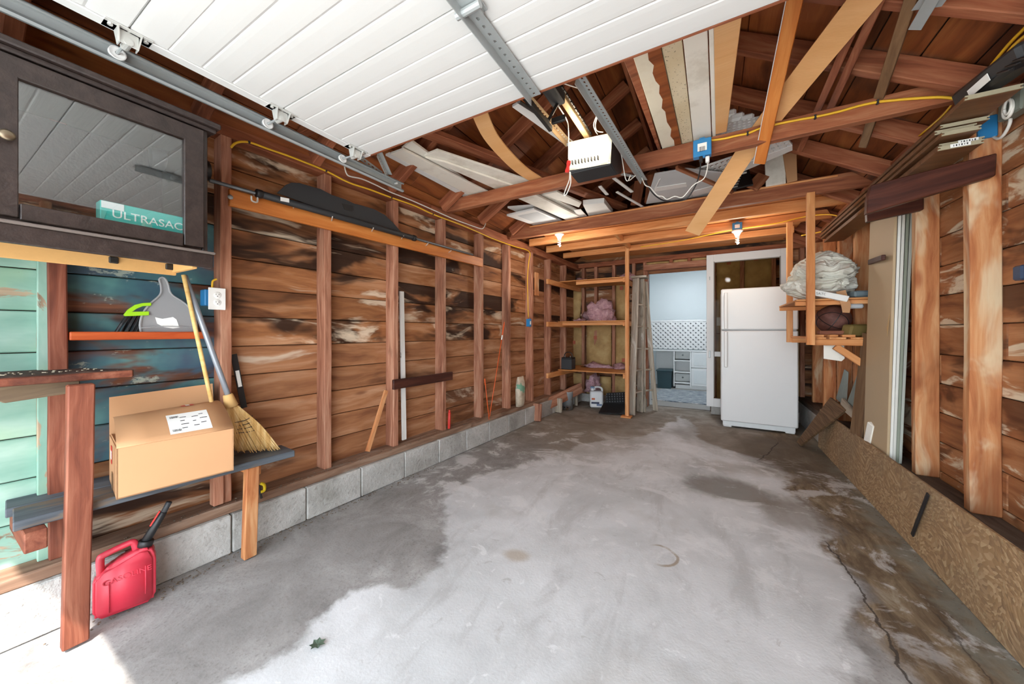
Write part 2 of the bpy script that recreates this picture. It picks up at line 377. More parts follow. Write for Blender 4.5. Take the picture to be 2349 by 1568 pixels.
m_drive = plain('driveway_concrete', 'c9c6c0', .9, scale=3)
tag(obj('driveway', gridme('driveway', -12, 12, -16, -1.0, 2, 2, lambda x, y: -.01), m_drive), kind='structure')
# ---------------------------------------------------------------- left wall
YF, YB = -0.95, 5.95                       # inner length of the garage
def lp(y, d, z): return Vector((xl(y, d), y, z))
wl = obj('wall_left', boxme('wall_left', 7.0, .04, 2.5, 0), m_plain_slab, frame((lp(2.5, -.05, 1.2)), (KL, 1, 0), (0, 0, 1)))
tag(wl, kind='structure')
STL = [.349, .909, 1.471, 2.031, 2.584, 3.165, 3.702, 4.26, 4.795, 5.34]
NL = Vector((1, -KL, 0)).normalized()
m_teal = None
def teal_mat():
    g = G('weathered_teal_paint'); r = g.rnd(); o = g.vadd(g.obj(), g.comb(g.math('MULTIPLY', r, 31.0), 0.0, 0.0))
    n = g.noise(g.map(o, (1.5, 4, 4)), 1.6, 4, .6); c = g.ramp(n, [(.3, '6f9888'), (.5, '86aa9a'), (.68, 'a5c0b2')])
    c = g.mix(g.math('MULTIPLY', g.sm(g.noise(o, 2.6, 3), .5, .66), .5), c, '93b48a')
    w = g.noise(g.map(o, (2.2, 6, 6), (3, 1, 5)), 1.3, 6, .65, .6)
    c = g.mix(g.sm(w, .60, .635), c, g.ramp(g.noise(g.map(o, (3, 40, 40)), 1.0, 3), [(.3, '6f5a46'), (.7, 'b39d82')]))
    return g.done(c, .55, 0, w, .3, .004)
m_teal = teal_mat()
def blue_siding():
    """siding with old blue-green overspray: stains fixed to the board"""
    g = G('siding_wood_blue_overspray'); r = g.rnd(); tc = g.obj(); x, y, z = g._sep(tc)
    o = g.vadd(tc, g.comb(g.math('MULTIPLY', r, 57.0), g.math('MULTIPLY', r, 23.0), 0.0))
    gr = g.noise(g.map(o, (1.4, 18, 18)), 1.0, 5, .6, .4)
    c = g.ramp(gr, [(.28, '3a2015'), (.5, '6b3c24'), (.74, '8f5b3a')])
    c = g.mix(g.math('MULTIPLY', g.sm(g.noise(g.map(o, (1, 4, 4)), 1.0, 4), .5, .65), .8), c, '22120b')
    b = g.noise(g.map(o, (1.6, 3, 3)), 1.3, 4, .6, .5)
    pc = g.ramp(g.noise(o, 3.0, 4), [(.35, '2f4a63'), (.55, '3f6f78'), (.7, '5f9a95')])
    c = g.mix(g.math('MULTIPLY', g.sm(b, .37, .50), .88), c, pc)
    c = g.mix(g.math('MULTIPLY', g.sm(g.noise(g.map(o, (5, 9, 9), (2, 2, 2)), 1.5, 6, .7), .60, .66), .6), c, 'bcc4b4')
    return g.done(c, .6, 0, gr, .3, .004)
m_blue = blue_siding()
z = .246-.17
k = 0
PLK = .17
while z < 2.33:
    zt = min(z+PLK, 2.36); zc = (z+zt)/2
    def seg(y0, y1, m, nm='plank', dd=0.0):
        t = .018; o = board(nm, lp(y0, dd-t/2, zc), lp(y1, dd-t/2, zc), zt-z-.004, t, m, wl, NL, .004)
        return o
    seg(YF, .10, m_siding)
    if zc < 1.6: seg(.10, .30, m_teal, 'teal_plank', .03)
    else: seg(.10, .30, m_siding)
    seg(.302, .90, m_blue if .62 < zc < 1.75 else m_siding)
    br = STL[3+(k*3) % 5]-.025
    ms = m_siding if zc > 1.15 else m_siding_lo
    seg(.902, br, ms); seg(br+.002, YB, m_siding_lo if br > 3 else ms)
    z += PLK; k += 1
board('teal_trim', lp(.292, .05, .25), lp(.292, .05, 1.6), .035, .04, m_teal, wl, NL)
for y in [-.8, -.25]+STL:
    m = m_stud if y > .3 else m_rafter
    board('stud', lp(y-.025, .05, .25), lp(y-.025, .05, 2.25), .05, .1, m_reddark if y == .349 else m, wl, NL, .004, .004)
for i, (a, b) in enumerate(((YF, 2.4), (2.402, YB))):
    board('top_plate', lp(a, .045, 2.295), lp(b, .045, 2.295), .09, .09, m_rafter, wl, NL, .004)
m_sill = wood('dusty_sill_wood', '6b5040', '8a6c58', 'a58d7a', ('4d3528', .56, .7, 1.2, .6), ('b0a89c', .56, .68, 1.0, .7), .85)
board('sill_plate', lp(YF, .07, .226), lp(2.9, .07, .226), .05, .15, m_sill, wl, NL, .006, .004)
board('sill_plate', lp(2.902, .07, .226), lp(YB, .07, .226), .05, .15, m_sill, wl, NL, .006, .004)
def block_mat():
    g = G('old_concrete_block'); r = g.rnd(); o = g.vadd(g.obj(), g.comb(g.math('MULTIPLY', r, 19.0), g.math('MULTIPLY', r, 7.0), 0.0))
    n = g.noise(o, 3.0, 6, .65, .3); f = g.noise(o, 45, 3, .6)
    c = g.ramp(n, [(.3, '8d8a84'), (.5, 'aeaca7'), (.7, 'c6c4c0')])
    c = g.mix(g.math('MULTIPLY', g.sm(g.noise(g.map(o, (1, 1, 1), (3, 8, 2)), 2.2, 4, .6), .58, .74), .45), c, '77756a')
    c = g.mix(g.math('MULTIPLY', g.sm(f, .55, .75), .4), c, '5f5a52')
    return g.done(c, .95, 0, g.math('ADD', n, f), .6, .012, .2)
m_block = block_mat()
BJ = [-.95, -.6, -.22, .13, .51, .887, 1.271, 1.648, 2.035, 2.417, 2.796, 3.17, 3.55, 3.93, 4.32, 4.7, 5.08, 5.46, 5.95]
for a, b in zip(BJ, BJ[1:]):
    y = (a+b)/2; M = frame(lp(y, .07, .10), (KL, 1, 0), (0, 0, 1))
    obj('concrete_block', boxme('concrete_block', b-a-.005, .20, .205, .006), m_block, M, wl)
board('mortar', lp(YF, .06, .098), lp(YB, .06, .098), .19, .19, plain('mortar', '77736b', .95), wl, (0, 0, 1), 0)
# ---------------------------------------------------------------- right wall
XR = 1.15
wr = obj('wall_right', boxme('wall_right', .04, 7.0, 2.5, 0), m_plain_slab, Matrix.Translation((XR+.06, 2.5, 1.2))); tag(wr, kind='structure')
z = .20; k = 0
while z < 2.30:
    zc = z+PLK/2; br = (3.0, 2.47, 3.55, 4.1)[k % 4]
    for a, b in ((YF, 1.9), (1.902, br), (br+.002, YB)):
        board('plank', (XR+.009, a, zc), (XR+.009, b, zc), PLK-.004, .018, m_siding_r, wr, (1, 0, 0), .005)
    z += PLK; k += 1
STR = [-.6, 0, .6, 1.2, 1.9, 2.525, 3.03, 3.66, 4.05, 4.5, 5.0, 5.5]
for y in STR:
    board('stud', (1.10, y, .33), (1.10, y, 2.26), .055, .1, m_stud_r, wr, (1, 0, 0), .005, .006)
for a, b in ((YF, 2.2), (2.202, YB)):
    board('top_plate', (1.105, a, 2.30), (1.105, b, 2.30), .09, .09, m_rafter, wr, (1, 0, 0), .004)
board('sill_plate', (1.065, YF, .30), (1.065, YB, .30), .06, .17, wood('dirty_sill_wood', '3b2e25', '51433a', '665a50', None, None, .9), wr, (1, 0, 0), .006)
box('concrete_curb', (1.06, 2.5, .13), (.16, 6.9, .27), m_block, wr, ch=.01)
# ---------------------------------------------------------------- roof (the ceiling of the garage)
XC, ZR, SL = -.57, 3.22, .6
def zr(x): return ZR-SL*abs(x-XC)
ce = obj('ceiling', boxme('ceiling', .1, 7.2, .1, 0), m_plain_slab, Matrix.Translation((XC, 2.5, ZR+.45))); tag(ce, kind='structure')
for s in (-1, 1):
    d = Vector((s, 0, -SL)).normalized(); nrm = Vector((s*SL, 0, 1)).normalized()
    top = Vector((XC, 0, ZR))+nrm*.115
    wd = .2; n = 11
    for i in range(n):
        c = top+d*(wd*(i+.5))+nrm*.009
        br = (2.1, 3.2, 1.4, 4.0)[(i*5) % 4]
        for a, b in ((-1.0, br), (br+.003, 6.1)):
            board('roof_plank', c+Vector((0, a, 0)), c+Vector((0, b, 0)), wd-.005, .018, m_roof, ce, nrm, .003)
    # felt above the planks keeps the sky out
    c = top+d*1.1+nrm*.04
    board('roofing_felt', c+Vector((0, -1.05, 0)), c+Vector((0, 6.15, 0)), 2.4, .02, m_plain_slab, ce, nrm, 0)
    for y in ((-.9, -.4, .2, .75, 1.32, 1.9, 2.47, 3.03, 3.62, 4.22, 4.83, 5.45) if s < 0 else (-.9, -.3, .3, .9, 1.5, 2.0, 2.42, 2.93, 3.40, 4.0, 4.6, 5.2, 5.7)):
        a = Vector((XC, y, ZR))+nrm*.05+d*.03; b = a+d*(1.98 if s > 0 else 1.96-.07*y)
        board('rafter', a, b, .05, .1, m_rafter, ce, nrm, .004, .003)
board('ridge_board', (XC, -.95, ZR+.02), (XC, 5.95, ZR+.02), .03, .17, m_rafter, ce, (0, 0, 1), .003)
def tie(y, x0, x1, zb, h, t, m, nm='tie_beam'):
    """a ceiling tie with its ends cut to the roof slope"""
    pts = [(x0, 0), (x1, 0), (x1, .01)]
    for x in (x1, x0):
        pass
    zt = zb+h
    xa = max(x0, XC-(ZR+.10-zt)/SL); xb = min(x1, XC+(ZR+.10-zt)/SL)
    pts = [(x0, 0), (x1, 0), (xb, h), (xa, h)]
    cx = (x0+x1)/2
    M = frame((cx, y-t/2, zb), (1, 0, 0), (0, 1, 0))    # local y = -world z?  fixed below
    M = Matrix(((1, 0, 0, cx), (0, 0, 1, y-t/2), (0, 1, 0, zb), (0, 0, 0, 1)))
    return prism(nm, [(px-cx, pz) for px, pz in pts], t, m, M, ce, .003)
tie(2.53, -2.15, 1.10, 2.288, .105, .05, m_beam); tie(3.67, -2.12, 1.08, 2.292, .125, .05, m_beam)
tie(1.2, -2.2, 1.1, 2.36, .10, .05, m_beam)
# ---------------------------------------------------------------- back wall with a doorway, front wall with the garage opening
wb = obj('wall_back', boxme('wall_back', .01, .01, .01, 0), m_plain_slab, Matrix.Translation((1.0, 6.02, .1))); tag(wb, kind='structure')
DX0, DX1, DZ = -.885, -.03, 2.14
z = .10; k = 0
while z < 3.3:
    zc = z+.1
    hw = min(2.2, (3.45-zc)/SL+.12)
    x0 = max(-2.3, XC-hw); x1 = min(1.3, XC+hw)
    if x1-x0 < .3: break
    spans = ((x0, DX0-.02), (DX1+.02, x1)) if zc < DZ+.02 else ((x0, x1),)
    for a, b in spans:
        if b-a > .05: board('sheathing_plank', (a, 5.96, zc), (b, 5.96, zc), .196, .02, m_siding, wb, (0, -1, 0), .003)
    z += .2; k += 1
for (x0, x1, z0, z1) in ((-2.4, DX0-.0, 0, 2.3), (DX1, 1.25, 0, 2.3), (DX0, DX1, DZ, 2.3)):
    box('outer_boarding', ((x0+x1)/2, 6.0, (z0+z1)/2), (x1-x0, .04, z1-z0), m_plain_slab, wb, ch=0)
prism('gable_boarding', [(-2.5, 0), (1.4, 0), (XC, 1.25)], .04, m_plain_slab, Matrix(((1, 0, 0, 0), (0, 0, 1, 5.99), (0, 1, 0, 2.3), (0, 0, 0, 1))), wb)
STB = [-1.94, -1.72, -1.42, -1.1, -.93]
for x in STB+[.02, .36, .72, 1.02]:
    board('stud', (x, 5.90, .12 if x != .02 else .0), (x, 5.90, 2.28), .05, .1, m_stud, wb, (0, -1, 0), .004, .003)
for x in (-.55, -.3):
    board('cripple_stud', (x, 5.90, DZ+.1), (x, 5.90, 2.28), .05, .1, m_rafter, wb, (0, -1, 0), .004)
board('door_header', (DX0-.06, 5.89, DZ+.05), (DX1+.05, 5.89, DZ+.05), .09, .12, m_stud, wb, (0, -1, 0), .004)
board('door_jamb', (DX0-.012, 5.91, 0), (DX0-.012, 5.91, DZ), .12, .024, m_stud, wb, (1, 0, 0), .003)
board('top_plate', (-2.2, 5.90, 2.32), (1.1, 5.90, 2.32), .08, .1, m_rafter, wb, (0, -1, 0), .004)
for a, b in ((-2.15, -1.75), (-1.742, -1.36), (-1.352, DX0-.01), (DX1+.01, .36), (.368, .75), (.758, 1.15)):
    box('concrete_block', ((a+b)/2, 5.91, .06), (b-a, .2, .13), m_block, wb, ch=.008)
wf = obj('wall_front', boxme('wall_front', 3.9, .06, .25, 0), m_plain_slab, Matrix.Translation((XC, -.95, 2.28))); tag(wf, kind='structure')
prism('gable_boarding', [(-2.6, 0), (1.4, 0), (XC, 1.25)], .04, m_plain_slab, Matrix(((1, 0, 0, 0), (0, 0, 1, -.97), (0, 1, 0, 2.35), (0, 0, 0, 1))), wf)
for x in (-2.42, 1.12):
    box('jamb_post', (x, -.95, 1.12), (.16, .1, 2.24), m_rafter, wf)
# ---------------------------------------------------------------- shared small materials
m_galv = plain('galvanised_steel', 'aeb4b5', .42, .35, .12, 14)
m_galv2 = plain('zinc_bracket_steel', 'c9cac6', .45, .3, .08, 20)
m_darksteel = plain('dark_steel', '3a3836', .5, .6)
m_white = plain('white_paint', 'e6e7e6', .5, 0, .03, 5)
m_doorwhite = plain('garage_door_white', 'd9dad9', .55, 0, .015, 6, bs=.05)
m_offwhite = plain('off_white_painted_board', 'efebe0', .6, 0, .05, 4, dirt=('b5aa97', .5))
m_mdf = wood('tan_fibreboard', 'd49c62', 'dfab74', 'e8b985', None, None, .65, (.8, 4, 4), .05, False)
m_black = plain('black_plastic', '1c1c1e', .45)
m_charcoal = plain('charcoal_plastic', '2b2d30', .55)
m_yellow = plain('yellow_cable', 'e8b52a', .45, dirt=None)
m_cablewhite = plain('white_cable', 'dedad2', .5)
m_blue = m_blue
m_bluebox = plain('blue_junction_box', '2d7fb8', .45)
m_red = plain('red_plastic', 'c8322b', .45)
m_card = plain('corrugated_cardboard', 'c4946a', .8, 0, .07, 4)
m_paper = plain('white_paper', 'eeeeea', .7)
m_ink = plain('black_ink', '2a2a2c', .7)
m_nail = plain('nail_steel', 'b9b7b2', .35, .7)
m_espresso = wood('espresso_laminate', '241c19', '302623', '3b302c', None, None, .38, (1.2, 30, 30), .04, False, spec=.5)
m_pb = plain('raw_particle_board', 'd9a868', .75, 0, .1, 40)
def perf_me(name, L, w, t, pitch=.028, hl=.014, hw=.010, angle=False):
    """a steel strip with real slots; angle adds a second, plain flange"""
    bm = bmesh.new(); n = max(1, int(L/pitch)); x0 = -n*pitch/2
    fs = []
    for i in range(n):
        a = x0+i*pitch; b = a+pitch; c = (a+b)/2
        O = [bm.verts.new(q) for q in ((a, -w/2, 0), (b, -w/2, 0), (b, w/2, 0), (a, w/2, 0))]
        I = [bm.verts.new(q) for q in ((c-hl/2, -hw/2, 0), (c+hl/2, -hw/2, 0), (c+hl/2, hw/2, 0), (c-hl/2, hw/2, 0))]
        for k in range(4): fs.append(bm.faces.new((O[k], O[(k+1) % 4], I[(k+1) % 4], I[k])))
    bmesh.ops.remove_doubles(bm, verts=bm.verts[:], dist=1e-5)
    r = bmesh.ops.extrude_face_region(bm, geom=bm.faces[:])
    for v in r['geom']:
        if isinstance(v, bmesh.types.BMVert): v.co.z += t
    if angle: bm_box(bm, 0, w/2-t/2, -w*.35, n*pitch, t, w*.75)
    return tomesh(bm, name)
def perf(name, p0, p1, w, m, parent=None, up=(0, 0, 1), t=.002, angle=False, **kw):
    p0 = Vector(p0); p1 = Vector(p1)
    return obj(name, perf_me(name, (p1-p0).length, w, t, angle=angle, **kw), m, frame((p0+p1)/2, p1-p0, up), parent)
# ---------------------------------------------------------------- overhead garage door, open under the roof
DZ0, DYB, DXL, DXR = 2.2, 1.35, -1.755, .70
gd = thing('garage_door', 'white sectional garage door rolled up flat under the rafters', 'garage door', (-.53, .3, DZ0))
SEC = [1.35, .872, .384, -.104, -.592]
for b, a in zip(SEC, SEC[1:]):
    n = 5; p = (b-a)/n; pr = []
    for i in range(n):
        y0 = a+i*p
        g_ = .003 if i == 0 else .006
        pr += [(y0+.001, .0030 if i else .006), (y0+g_, .0004), (y0+p*.25, -.0003), (y0+p*.75, -.0003), (y0+p-g_, .0002)]
    pr.append((b-.001, .006))
    bm = bmesh.new(); xa, xb = DXL+.045, DXR-.045
    lo = [[bm.verts.new((x, y, zz)) for y, zz in pr] for x in (xa, xb)]
    hi = [[bm.verts.new((x, y, .042)) for y in (a+.001, b-.001)] for x in (xa, xb)]
    for i in range(len(pr)-1): bm.faces.new((lo[0][i], lo[1][i], lo[1][i+1], lo[0][i+1]))
    bm.faces.new((hi[0][0], hi[0][1], hi[1][1], hi[1][0]))
    bm.faces.new((lo[0][0], hi[0][0], hi[1][0], lo[1][0])); bm.faces.new((lo[0][-1], lo[1][-1], hi[1][1], hi[0][1]))
    for s in (0, 1): bm.faces.new(lo[s][::1]+[hi[s][1], hi[s][0]])
    c = Vector((0, (a+b)/2, 0))
    for v in bm.verts: v.co -= c
    s_ = obj('door_section', tomesh(bm, 'door_section'), m_doorwhite, Matrix.Translation(c+Vector((0, 0, DZ0))), gd)
    for x in (DXL+.0215, DXR-.0215):
        box('end_stile', (x, c.y, DZ0+.0175), (.043, b-a-.002, .045), m_doorwhite, s_, ch=.002)
# red-brown wooden rim strip on the raised end
box('bottom_seal', ((DXL+DXR)/2, DYB+.006, DZ0+.022), (DXR-DXL, .012, .04), m_rafter, gd, ch=.002)
def hinge(y, x=DXL+.028):
    h = thing_part('roller_bracket', (x, y, DZ0), gd)
def roller_bracket(y):
    x = DXL+.030; bm = bmesh.new()
    bm_box(bm, 0, 0, -.003, .052, .115, .004, .001)                    # base plate
    for s in (-1, 1):                                                 # two ears
        f = [(-.026, s*.028, -.003), (.024, s*.028, -.003), (.006, s*.022, -.05), (-.02, s*.022, -.05)]
        vs = [bm.verts.new(q) for q in f]+[bm.verts.new((q[0], q[1]+.003, q[2])) for q in f]
        for fc in ((0, 1, 2, 3), (7, 6, 5, 4), (0, 4, 5, 1), (1, 5, 6, 2), (2, 6, 7, 3), (3, 7, 4, 0)): bm.faces.new([vs[i] for i in fc])
    bm_box(bm, .004, 0, -.026, .004, .05, .046, .001)
    bm_tube(bm, [(-.035, 0, -.038), (.01, 0, -.038)], .012, 12)
    for q in (-.042, .042): bm_tube(bm, [(.006, q, -.004), (.006, q, -.011)], .007, 6)
    rb_ = obj('roller_bracket', tomesh(bm, 'roller_bracket'), m_galv2, Matrix.Translation((x, y, DZ0)), gd)
    bm = bmesh.new(); bm_tube(bm, [(-.118, 0, -.026), (-.03, 0, -.030)], .005, 8)
    obj('roller_stem', tomesh(bm, 'roller_stem'), m_galv, Matrix.Translation((x, y, DZ0)), rb_)
    bm = bmesh.new(); bm_lathe(bm, [(.006, -.006), (.018, -.006), (.0225, -.009), (.0225, .009), (.018, .006), (.006, .006)], 18)
    obj('roller', tomesh(bm, 'roller', True), m_white, Matrix.Translation((x-.122, y, DZ0-.026)) @ Matrix.Rotation(PI/2, 4, 'Y'), rb_)
for y in (.384, .872, 1.262): roller_bracket(y)
cs = perf('centre_strut', (-.655, .70, DZ0-.012), (-.655, 1.352, DZ0-.012), .048, m_galv, gd, (0, 0, 1), .003, True, pitch=.034, hl=.012, hw=.009)
bm = bmesh.new()
bm_box(bm, 0, 0, -.004, .09, .08, .004); bm_tube(bm, [(-.045, 0, -.018), (.045, 0, -.018)], .012, 10)
for q in (-.03, .03): bm_box(bm, q, .02, -.012, .012, .03, .016, .002)
obj('centre_hinge', tomesh(bm, 'centre_hinge'), m_galv, Matrix.Translation((-.655, .872, DZ0-.008)), gd)
# perforated angle under the raised edge at the left and its hangers
pa = thing('track_hanger', 'perforated steel hanger bracing holding the end of the left door track', 'bracket', (-1.9, 1.45, 2.2))
perf('top_bar', (-1.88, 1.395, 2.245), (-1.52, 1.37, 2.245), .036, m_galv, pa, (0, -1, .25), .003, True)
perf('hanger_bar', (-1.86, 1.60, 2.205), (-1.73, 1.41, 2.24), .034, m_galv, pa, (0, -1, .2), .003, True)
perf('brace_bar', (-1.865, 1.56, 2.205), (-1.88, 1.36, 2.26), .03, m_galv, pa, (1, 0, 0), .003)
# ---------------------------------------------------------------- horizontal track
tk = thing('door_track', 'galvanised C-shaped roller track along the left side of the raised door', 'track', (-1.93, .4, 2.15))
prof = [(.026, -.020), (.030, -.030), (.020, -.036), (.004, -.032), (0, -.024), (0, .016), (.004, .024), (.022, .028), (.030, .022), (.026, .014)]
bm = bmesh.new(); YA, YE = -.75, 1.72; th = .003
A = [[bm.verts.new((x, y, z_)) for x, z_ in prof] for y in (YA, YE)]
B_ = [[bm.verts.new((x+(.003 if i in (4, 5) else 0), y, z_+(.003 if i in (2, 3, 4) else (-.003 if i in (5, 6, 7) else 0)))) for i, (x, z_) in enumerate(prof)] for y in (YA, YE)]
for P in (A, B_):
    for i in range(len(prof)-1): bm.faces.new((P[0][i], P[0][i+1], P[1][i+1], P[1][i]))
for k in (0, 1):
    for i in range(len(prof)-1): bm.faces.new((A[k][i], A[k][i+1], B_[k][i+1], B_[k][i]))
obj('rail', tomesh(bm, 'rail'), m_galv, Matrix.Translation((-1.870, 0, 2.178)), tk)
obj('end_bolt', boxme('end_bolt', .03, .012, .012, .003), m_galv2, Matrix.Translation((-1.85, 1.66, 2.18)), tk)
# strap hanging at the top right corner of the view
p = onroof(2105, 70, .09)
hs = thing('hanger_strap', 'short galvanised steel strap and plate hanging from the roof above the yellow cables', 'bracket', p)
a0, a1 = onroof(2098, 68, .09), onroof(2150, -20, .09)
board('strap', a0, a1, .04, .004, m_galv, hs, (-.5, 0, -1), .001)
quadboard('plate', [onroof(2090, 25, .07), onroof(2125, -25, .07), onroof(2190, -25, .07), onroof(2160, 15, .07)], .003, m_galv, hs, .0)
# ---------------------------------------------------------------- door opener
op = thing('door_opener', 'garage door opener with lit white lens and charcoal housing hung under the rafters', 'door opener', (-.67, 2.2, 2.2))
# housing
X0, X1, Y0, Y1, Z0, Z1 = -.80, -.535, 2.13, 2.44, 2.20, 2.37
bm = bmesh.new()
pp = [(Y0, Z0+.02), (Y0+.015, Z0), (Y0+.17, Z0-.005), (Y1, Z0+.06), (Y1, Z1), (Y0, Z1)]
r0 = [bm.verts.new((X0+.0, y, z_)) for y, z_ in pp]; r1 = [bm.verts.new((X1, y, z_)) for y, z_ in pp]
bm.faces.new(r0); bm.faces.new(r1[::-1])
for i in range(len(pp)): bm.faces.new((r0[i], r0[(i+1) % len(pp)], r1[(i+1) % len(pp)], r1[i]))
bmesh.ops.bevel(bm, geom=bm.edges[:], offset=.006, segments=2, affect='EDGES')
for v in bm.verts: v.co -= Vector((-.67, 2.28, 2.28))
obj('housing', tomesh(bm, 'housing'), m_charcoal, Matrix.Translation((-.67, 2.28, 2.28)), op)
# lens: a rounded, slightly bulging cover that glows
g = G('lit_lens'); o_ = g.obj(); xx, yy, zz = g._sep(o_)
fall = g.sm(g.math('ADD', g.math('ABSOLUTE', xx), g.math('ABSOLUTE', g.math('MULTIPLY', zz, 1.2))), .02, .22)
m_lens = g.done(lin('f4efe2'), .4, 0, None, **{'Emission Color': lin('fff0d0'), 'Emission Strength': g.math('SUBTRACT', 1.15, g.math('MULTIPLY', fall, .85))})
bm = bmesh.new(); nx, nz = 12, 8
grid = []
for j in range(nz+1):
    row = []
    for i in range(nx+1):
        a, b = i/nx*2-1, j/nz*2-1
        bulge = (1-a**6)*(1-b**6)
        row.append(bm.verts.new((a*.137, -.05*bulge+.02, b*.092-.012*(1-b)*.0)))
    grid.append(row)
for j in range(nz):
    for i in range(nx): bm.faces.new((grid[j][i], grid[j][i+1], grid[j+1][i+1], grid[j+1][i]))
bm.faces.new([grid[0][i] for i in range(nx+1)]+[grid[j][nx] for j in range(1, nz+1)]+[grid[nz][i] for i in range(nx-1, -1, -1)]+[grid[j][0] for j in range(nz-1, 0, -1)])
lens = obj('lens', tomesh(bm, 'lens', True), m_lens, Matrix.Translation((-.667, 2.115, 2.30)) @ Matrix.Rotation(.06, 4, 'Y'), op)
for i in range(9):
    box('vent_slot', (-.755+i*.02, 2.075, 2.232-.0012*i), (.006, .02, .024), m_black, lens, ch=.001)
lamp = bpy.data.lights.new('opener_lamp', 'POINT'); lamp.energy = 1.6; lamp.shadow_soft_size = .05; lamp.color = (1, .86, .66)
lo_ = bpy.data.objects.new('opener_lamp', lamp); C.objects.link(lo_); lo_.location = (-.667, 1.98, 2.33)
# T rail with chain, trolley and arm
board('drive_rail', (-.69, -.8, 2.425), (-.69, 2.2, 2.425), .034, .036, plain('gold_zinc_rail', 'c9ab7d', .45, .35), op, (0, 0, 1), .003)
bm = bmesh.new()
for i in range(26): bm_box(bm, -.662+.0, 1.30+i*.034, 2.425, .008, .026, .014 if i % 2 else .009, .001)
obj('chain', tomesh(bm, 'chain'), m_darksteel, Matrix(), op)
tr = box('trolley', (-.70, 1.62, 2.40), (.07, .20, .07), m_charcoal, op, ch=.006)
bm = bmesh.new()
bm_tube(bm, [(-.745, 1.36, 2.20), (-.735, 1.66, 2.27)], .008, 8); bm_tube(bm, [(-.735, 1.66, 2.27), (-.70, 1.70, 2.37)], .008, 8)
bm_box(bm, -.70, 1.71, 2.29, .075, .018, .03, .003); bm_box(bm, -.73, 1.53, 2.235, .02, .30, .03, .003)
obj('door_arm', tomesh(bm, 'door_arm'), m_darksteel, Matrix(), op)
perf('hanger_angle', onz(1212, 222, 2.42), onz(1306, 328, 2.41), .036, plain('bronze_zinc', 'a99273', .45, .5), op, (0, 0, 1), .003, True)
perf('hanger_angle', onz(1330, 172, 2.262), onz(1479, 414, 2.262), .040, m_galv, op, (.3, 0, 1), .003, True)
perf('rear_bracket', (-.55, 2.47, 2.27), (-.47, 2.57, 2.27), .03, m_galv, op, (0, 0, 1), .003)
# release cord with red handle
cd = thing('release_cord', 'white emergency release cord with a red handle hanging before the lit lens', 'cord', ony(1304, 375, 1.98))
tube('cord', [V(-.70, 1.705, 2.362), ony(1300, 275, 1.98), ony(1304, 300, 1.98), ony(1304, 365, 1.98)], .0035, m_cablewhite, cd, 6)
hd = [(-.011, -.035), (.011, -.035), (.013, -.02), (.008, 0), (.013, .02), (.011, .035), (-.011, .035), (-.013, .02), (-.008, 0), (-.013, -.02)]
pc = ony(1303, 382, 1.98)
prism('handle', hd, .014, m_red, Matrix(((1, 0, 0, pc.x), (0, 0, -1, pc.y+.007), (0, 1, 0, pc.z), (0, 0, 0, 1))) @ Matrix.Rotation(-.22, 4, 'Z'), cd, .003)
tube('cord_loop', [ony(1308, 395, 1.98), ony(1309, 420, 1.98), ony(1300, 444, 1.98), ony(1294, 448, 1.98), ony(1297, 436, 1.98), ony(1306, 412, 1.98), ony(1307, 394, 1.98)], .0035, m_cablewhite, cd, 6)
# opener wires
w1 = tube('signal_wire', [ony(1292, 191, 1.6), ony(1330, 203, 1.7), ony(1350, 210, 1.8), ony(1372, 250, 1.95), ony(1366, 285, 2.05), ony(1370, 300, 2.1), ony(1384, 303, 2.12)], .003, m_cablewhite, None, 6)
tag(w1, 'thin white signal wire drooping from the door to the opener top', 'wire')
w1 = tube('signal_wire', [ony(1370, 262, 2.05), ony(1362, 285, 2.08), ony(1366, 300, 2.1), ony(1371, 308, 2.14)], .003, m_cablewhite, None, 6)
tag(w1, 'short loop of white wire entering the top of the opener', 'wire')
w1 = tube('opener_wire', [ony(1412, 322, 2.3), ony(1424, 350, 2.32), ony(1432, 395, 2.34), ony(1436, 412, 2.34), ony(1441, 414, 2.35), ony(1446, 402, 2.36), ony(1443, 414, 2.37), ony(1458, 402, 2.4)], .0032, m_cablewhite, None, 6)
tag(w1, 'kinked white wire hanging down beside the right side of the opener', 'wire')
w1 = tube('power_cord', [ony(1480, 414, 2.62), ony(1495, 440, 2.60), ony(1512, 455, 2.58), ony(1530, 461, 2.56), ony(1562, 460, 2.52), ony(1580, 450, 2.5), ony(1598, 420, 2.49), ony(1606, 388, 2.485), ony(1607, 366, 2.48)], .0042, m_black, None, 7)
tag(w1, 'black power cord curving from the steel angle up to the blue outlet box', 'cord')
w1 = tube('extension_wire', [ony(1470, 402, 2.60), ony(1480, 424, 2.59), ony(1492, 430, 2.58), ony(1508, 448, 2.57), ony(1520, 450, 2.56), ony(1530, 457, 2.55), ony(1548, 450, 2.53), ony(1566, 452, 2.51), ony(1590, 425, 2.49), ony(1614, 410, 2.485), ony(1622, 390, 2.48), ony(1624, 372, 2.478)], .0035, m_cablewhite, None, 6)
tag(w1, 'wavy white wire running beside the black power cord to the blue outlet box', 'wire')
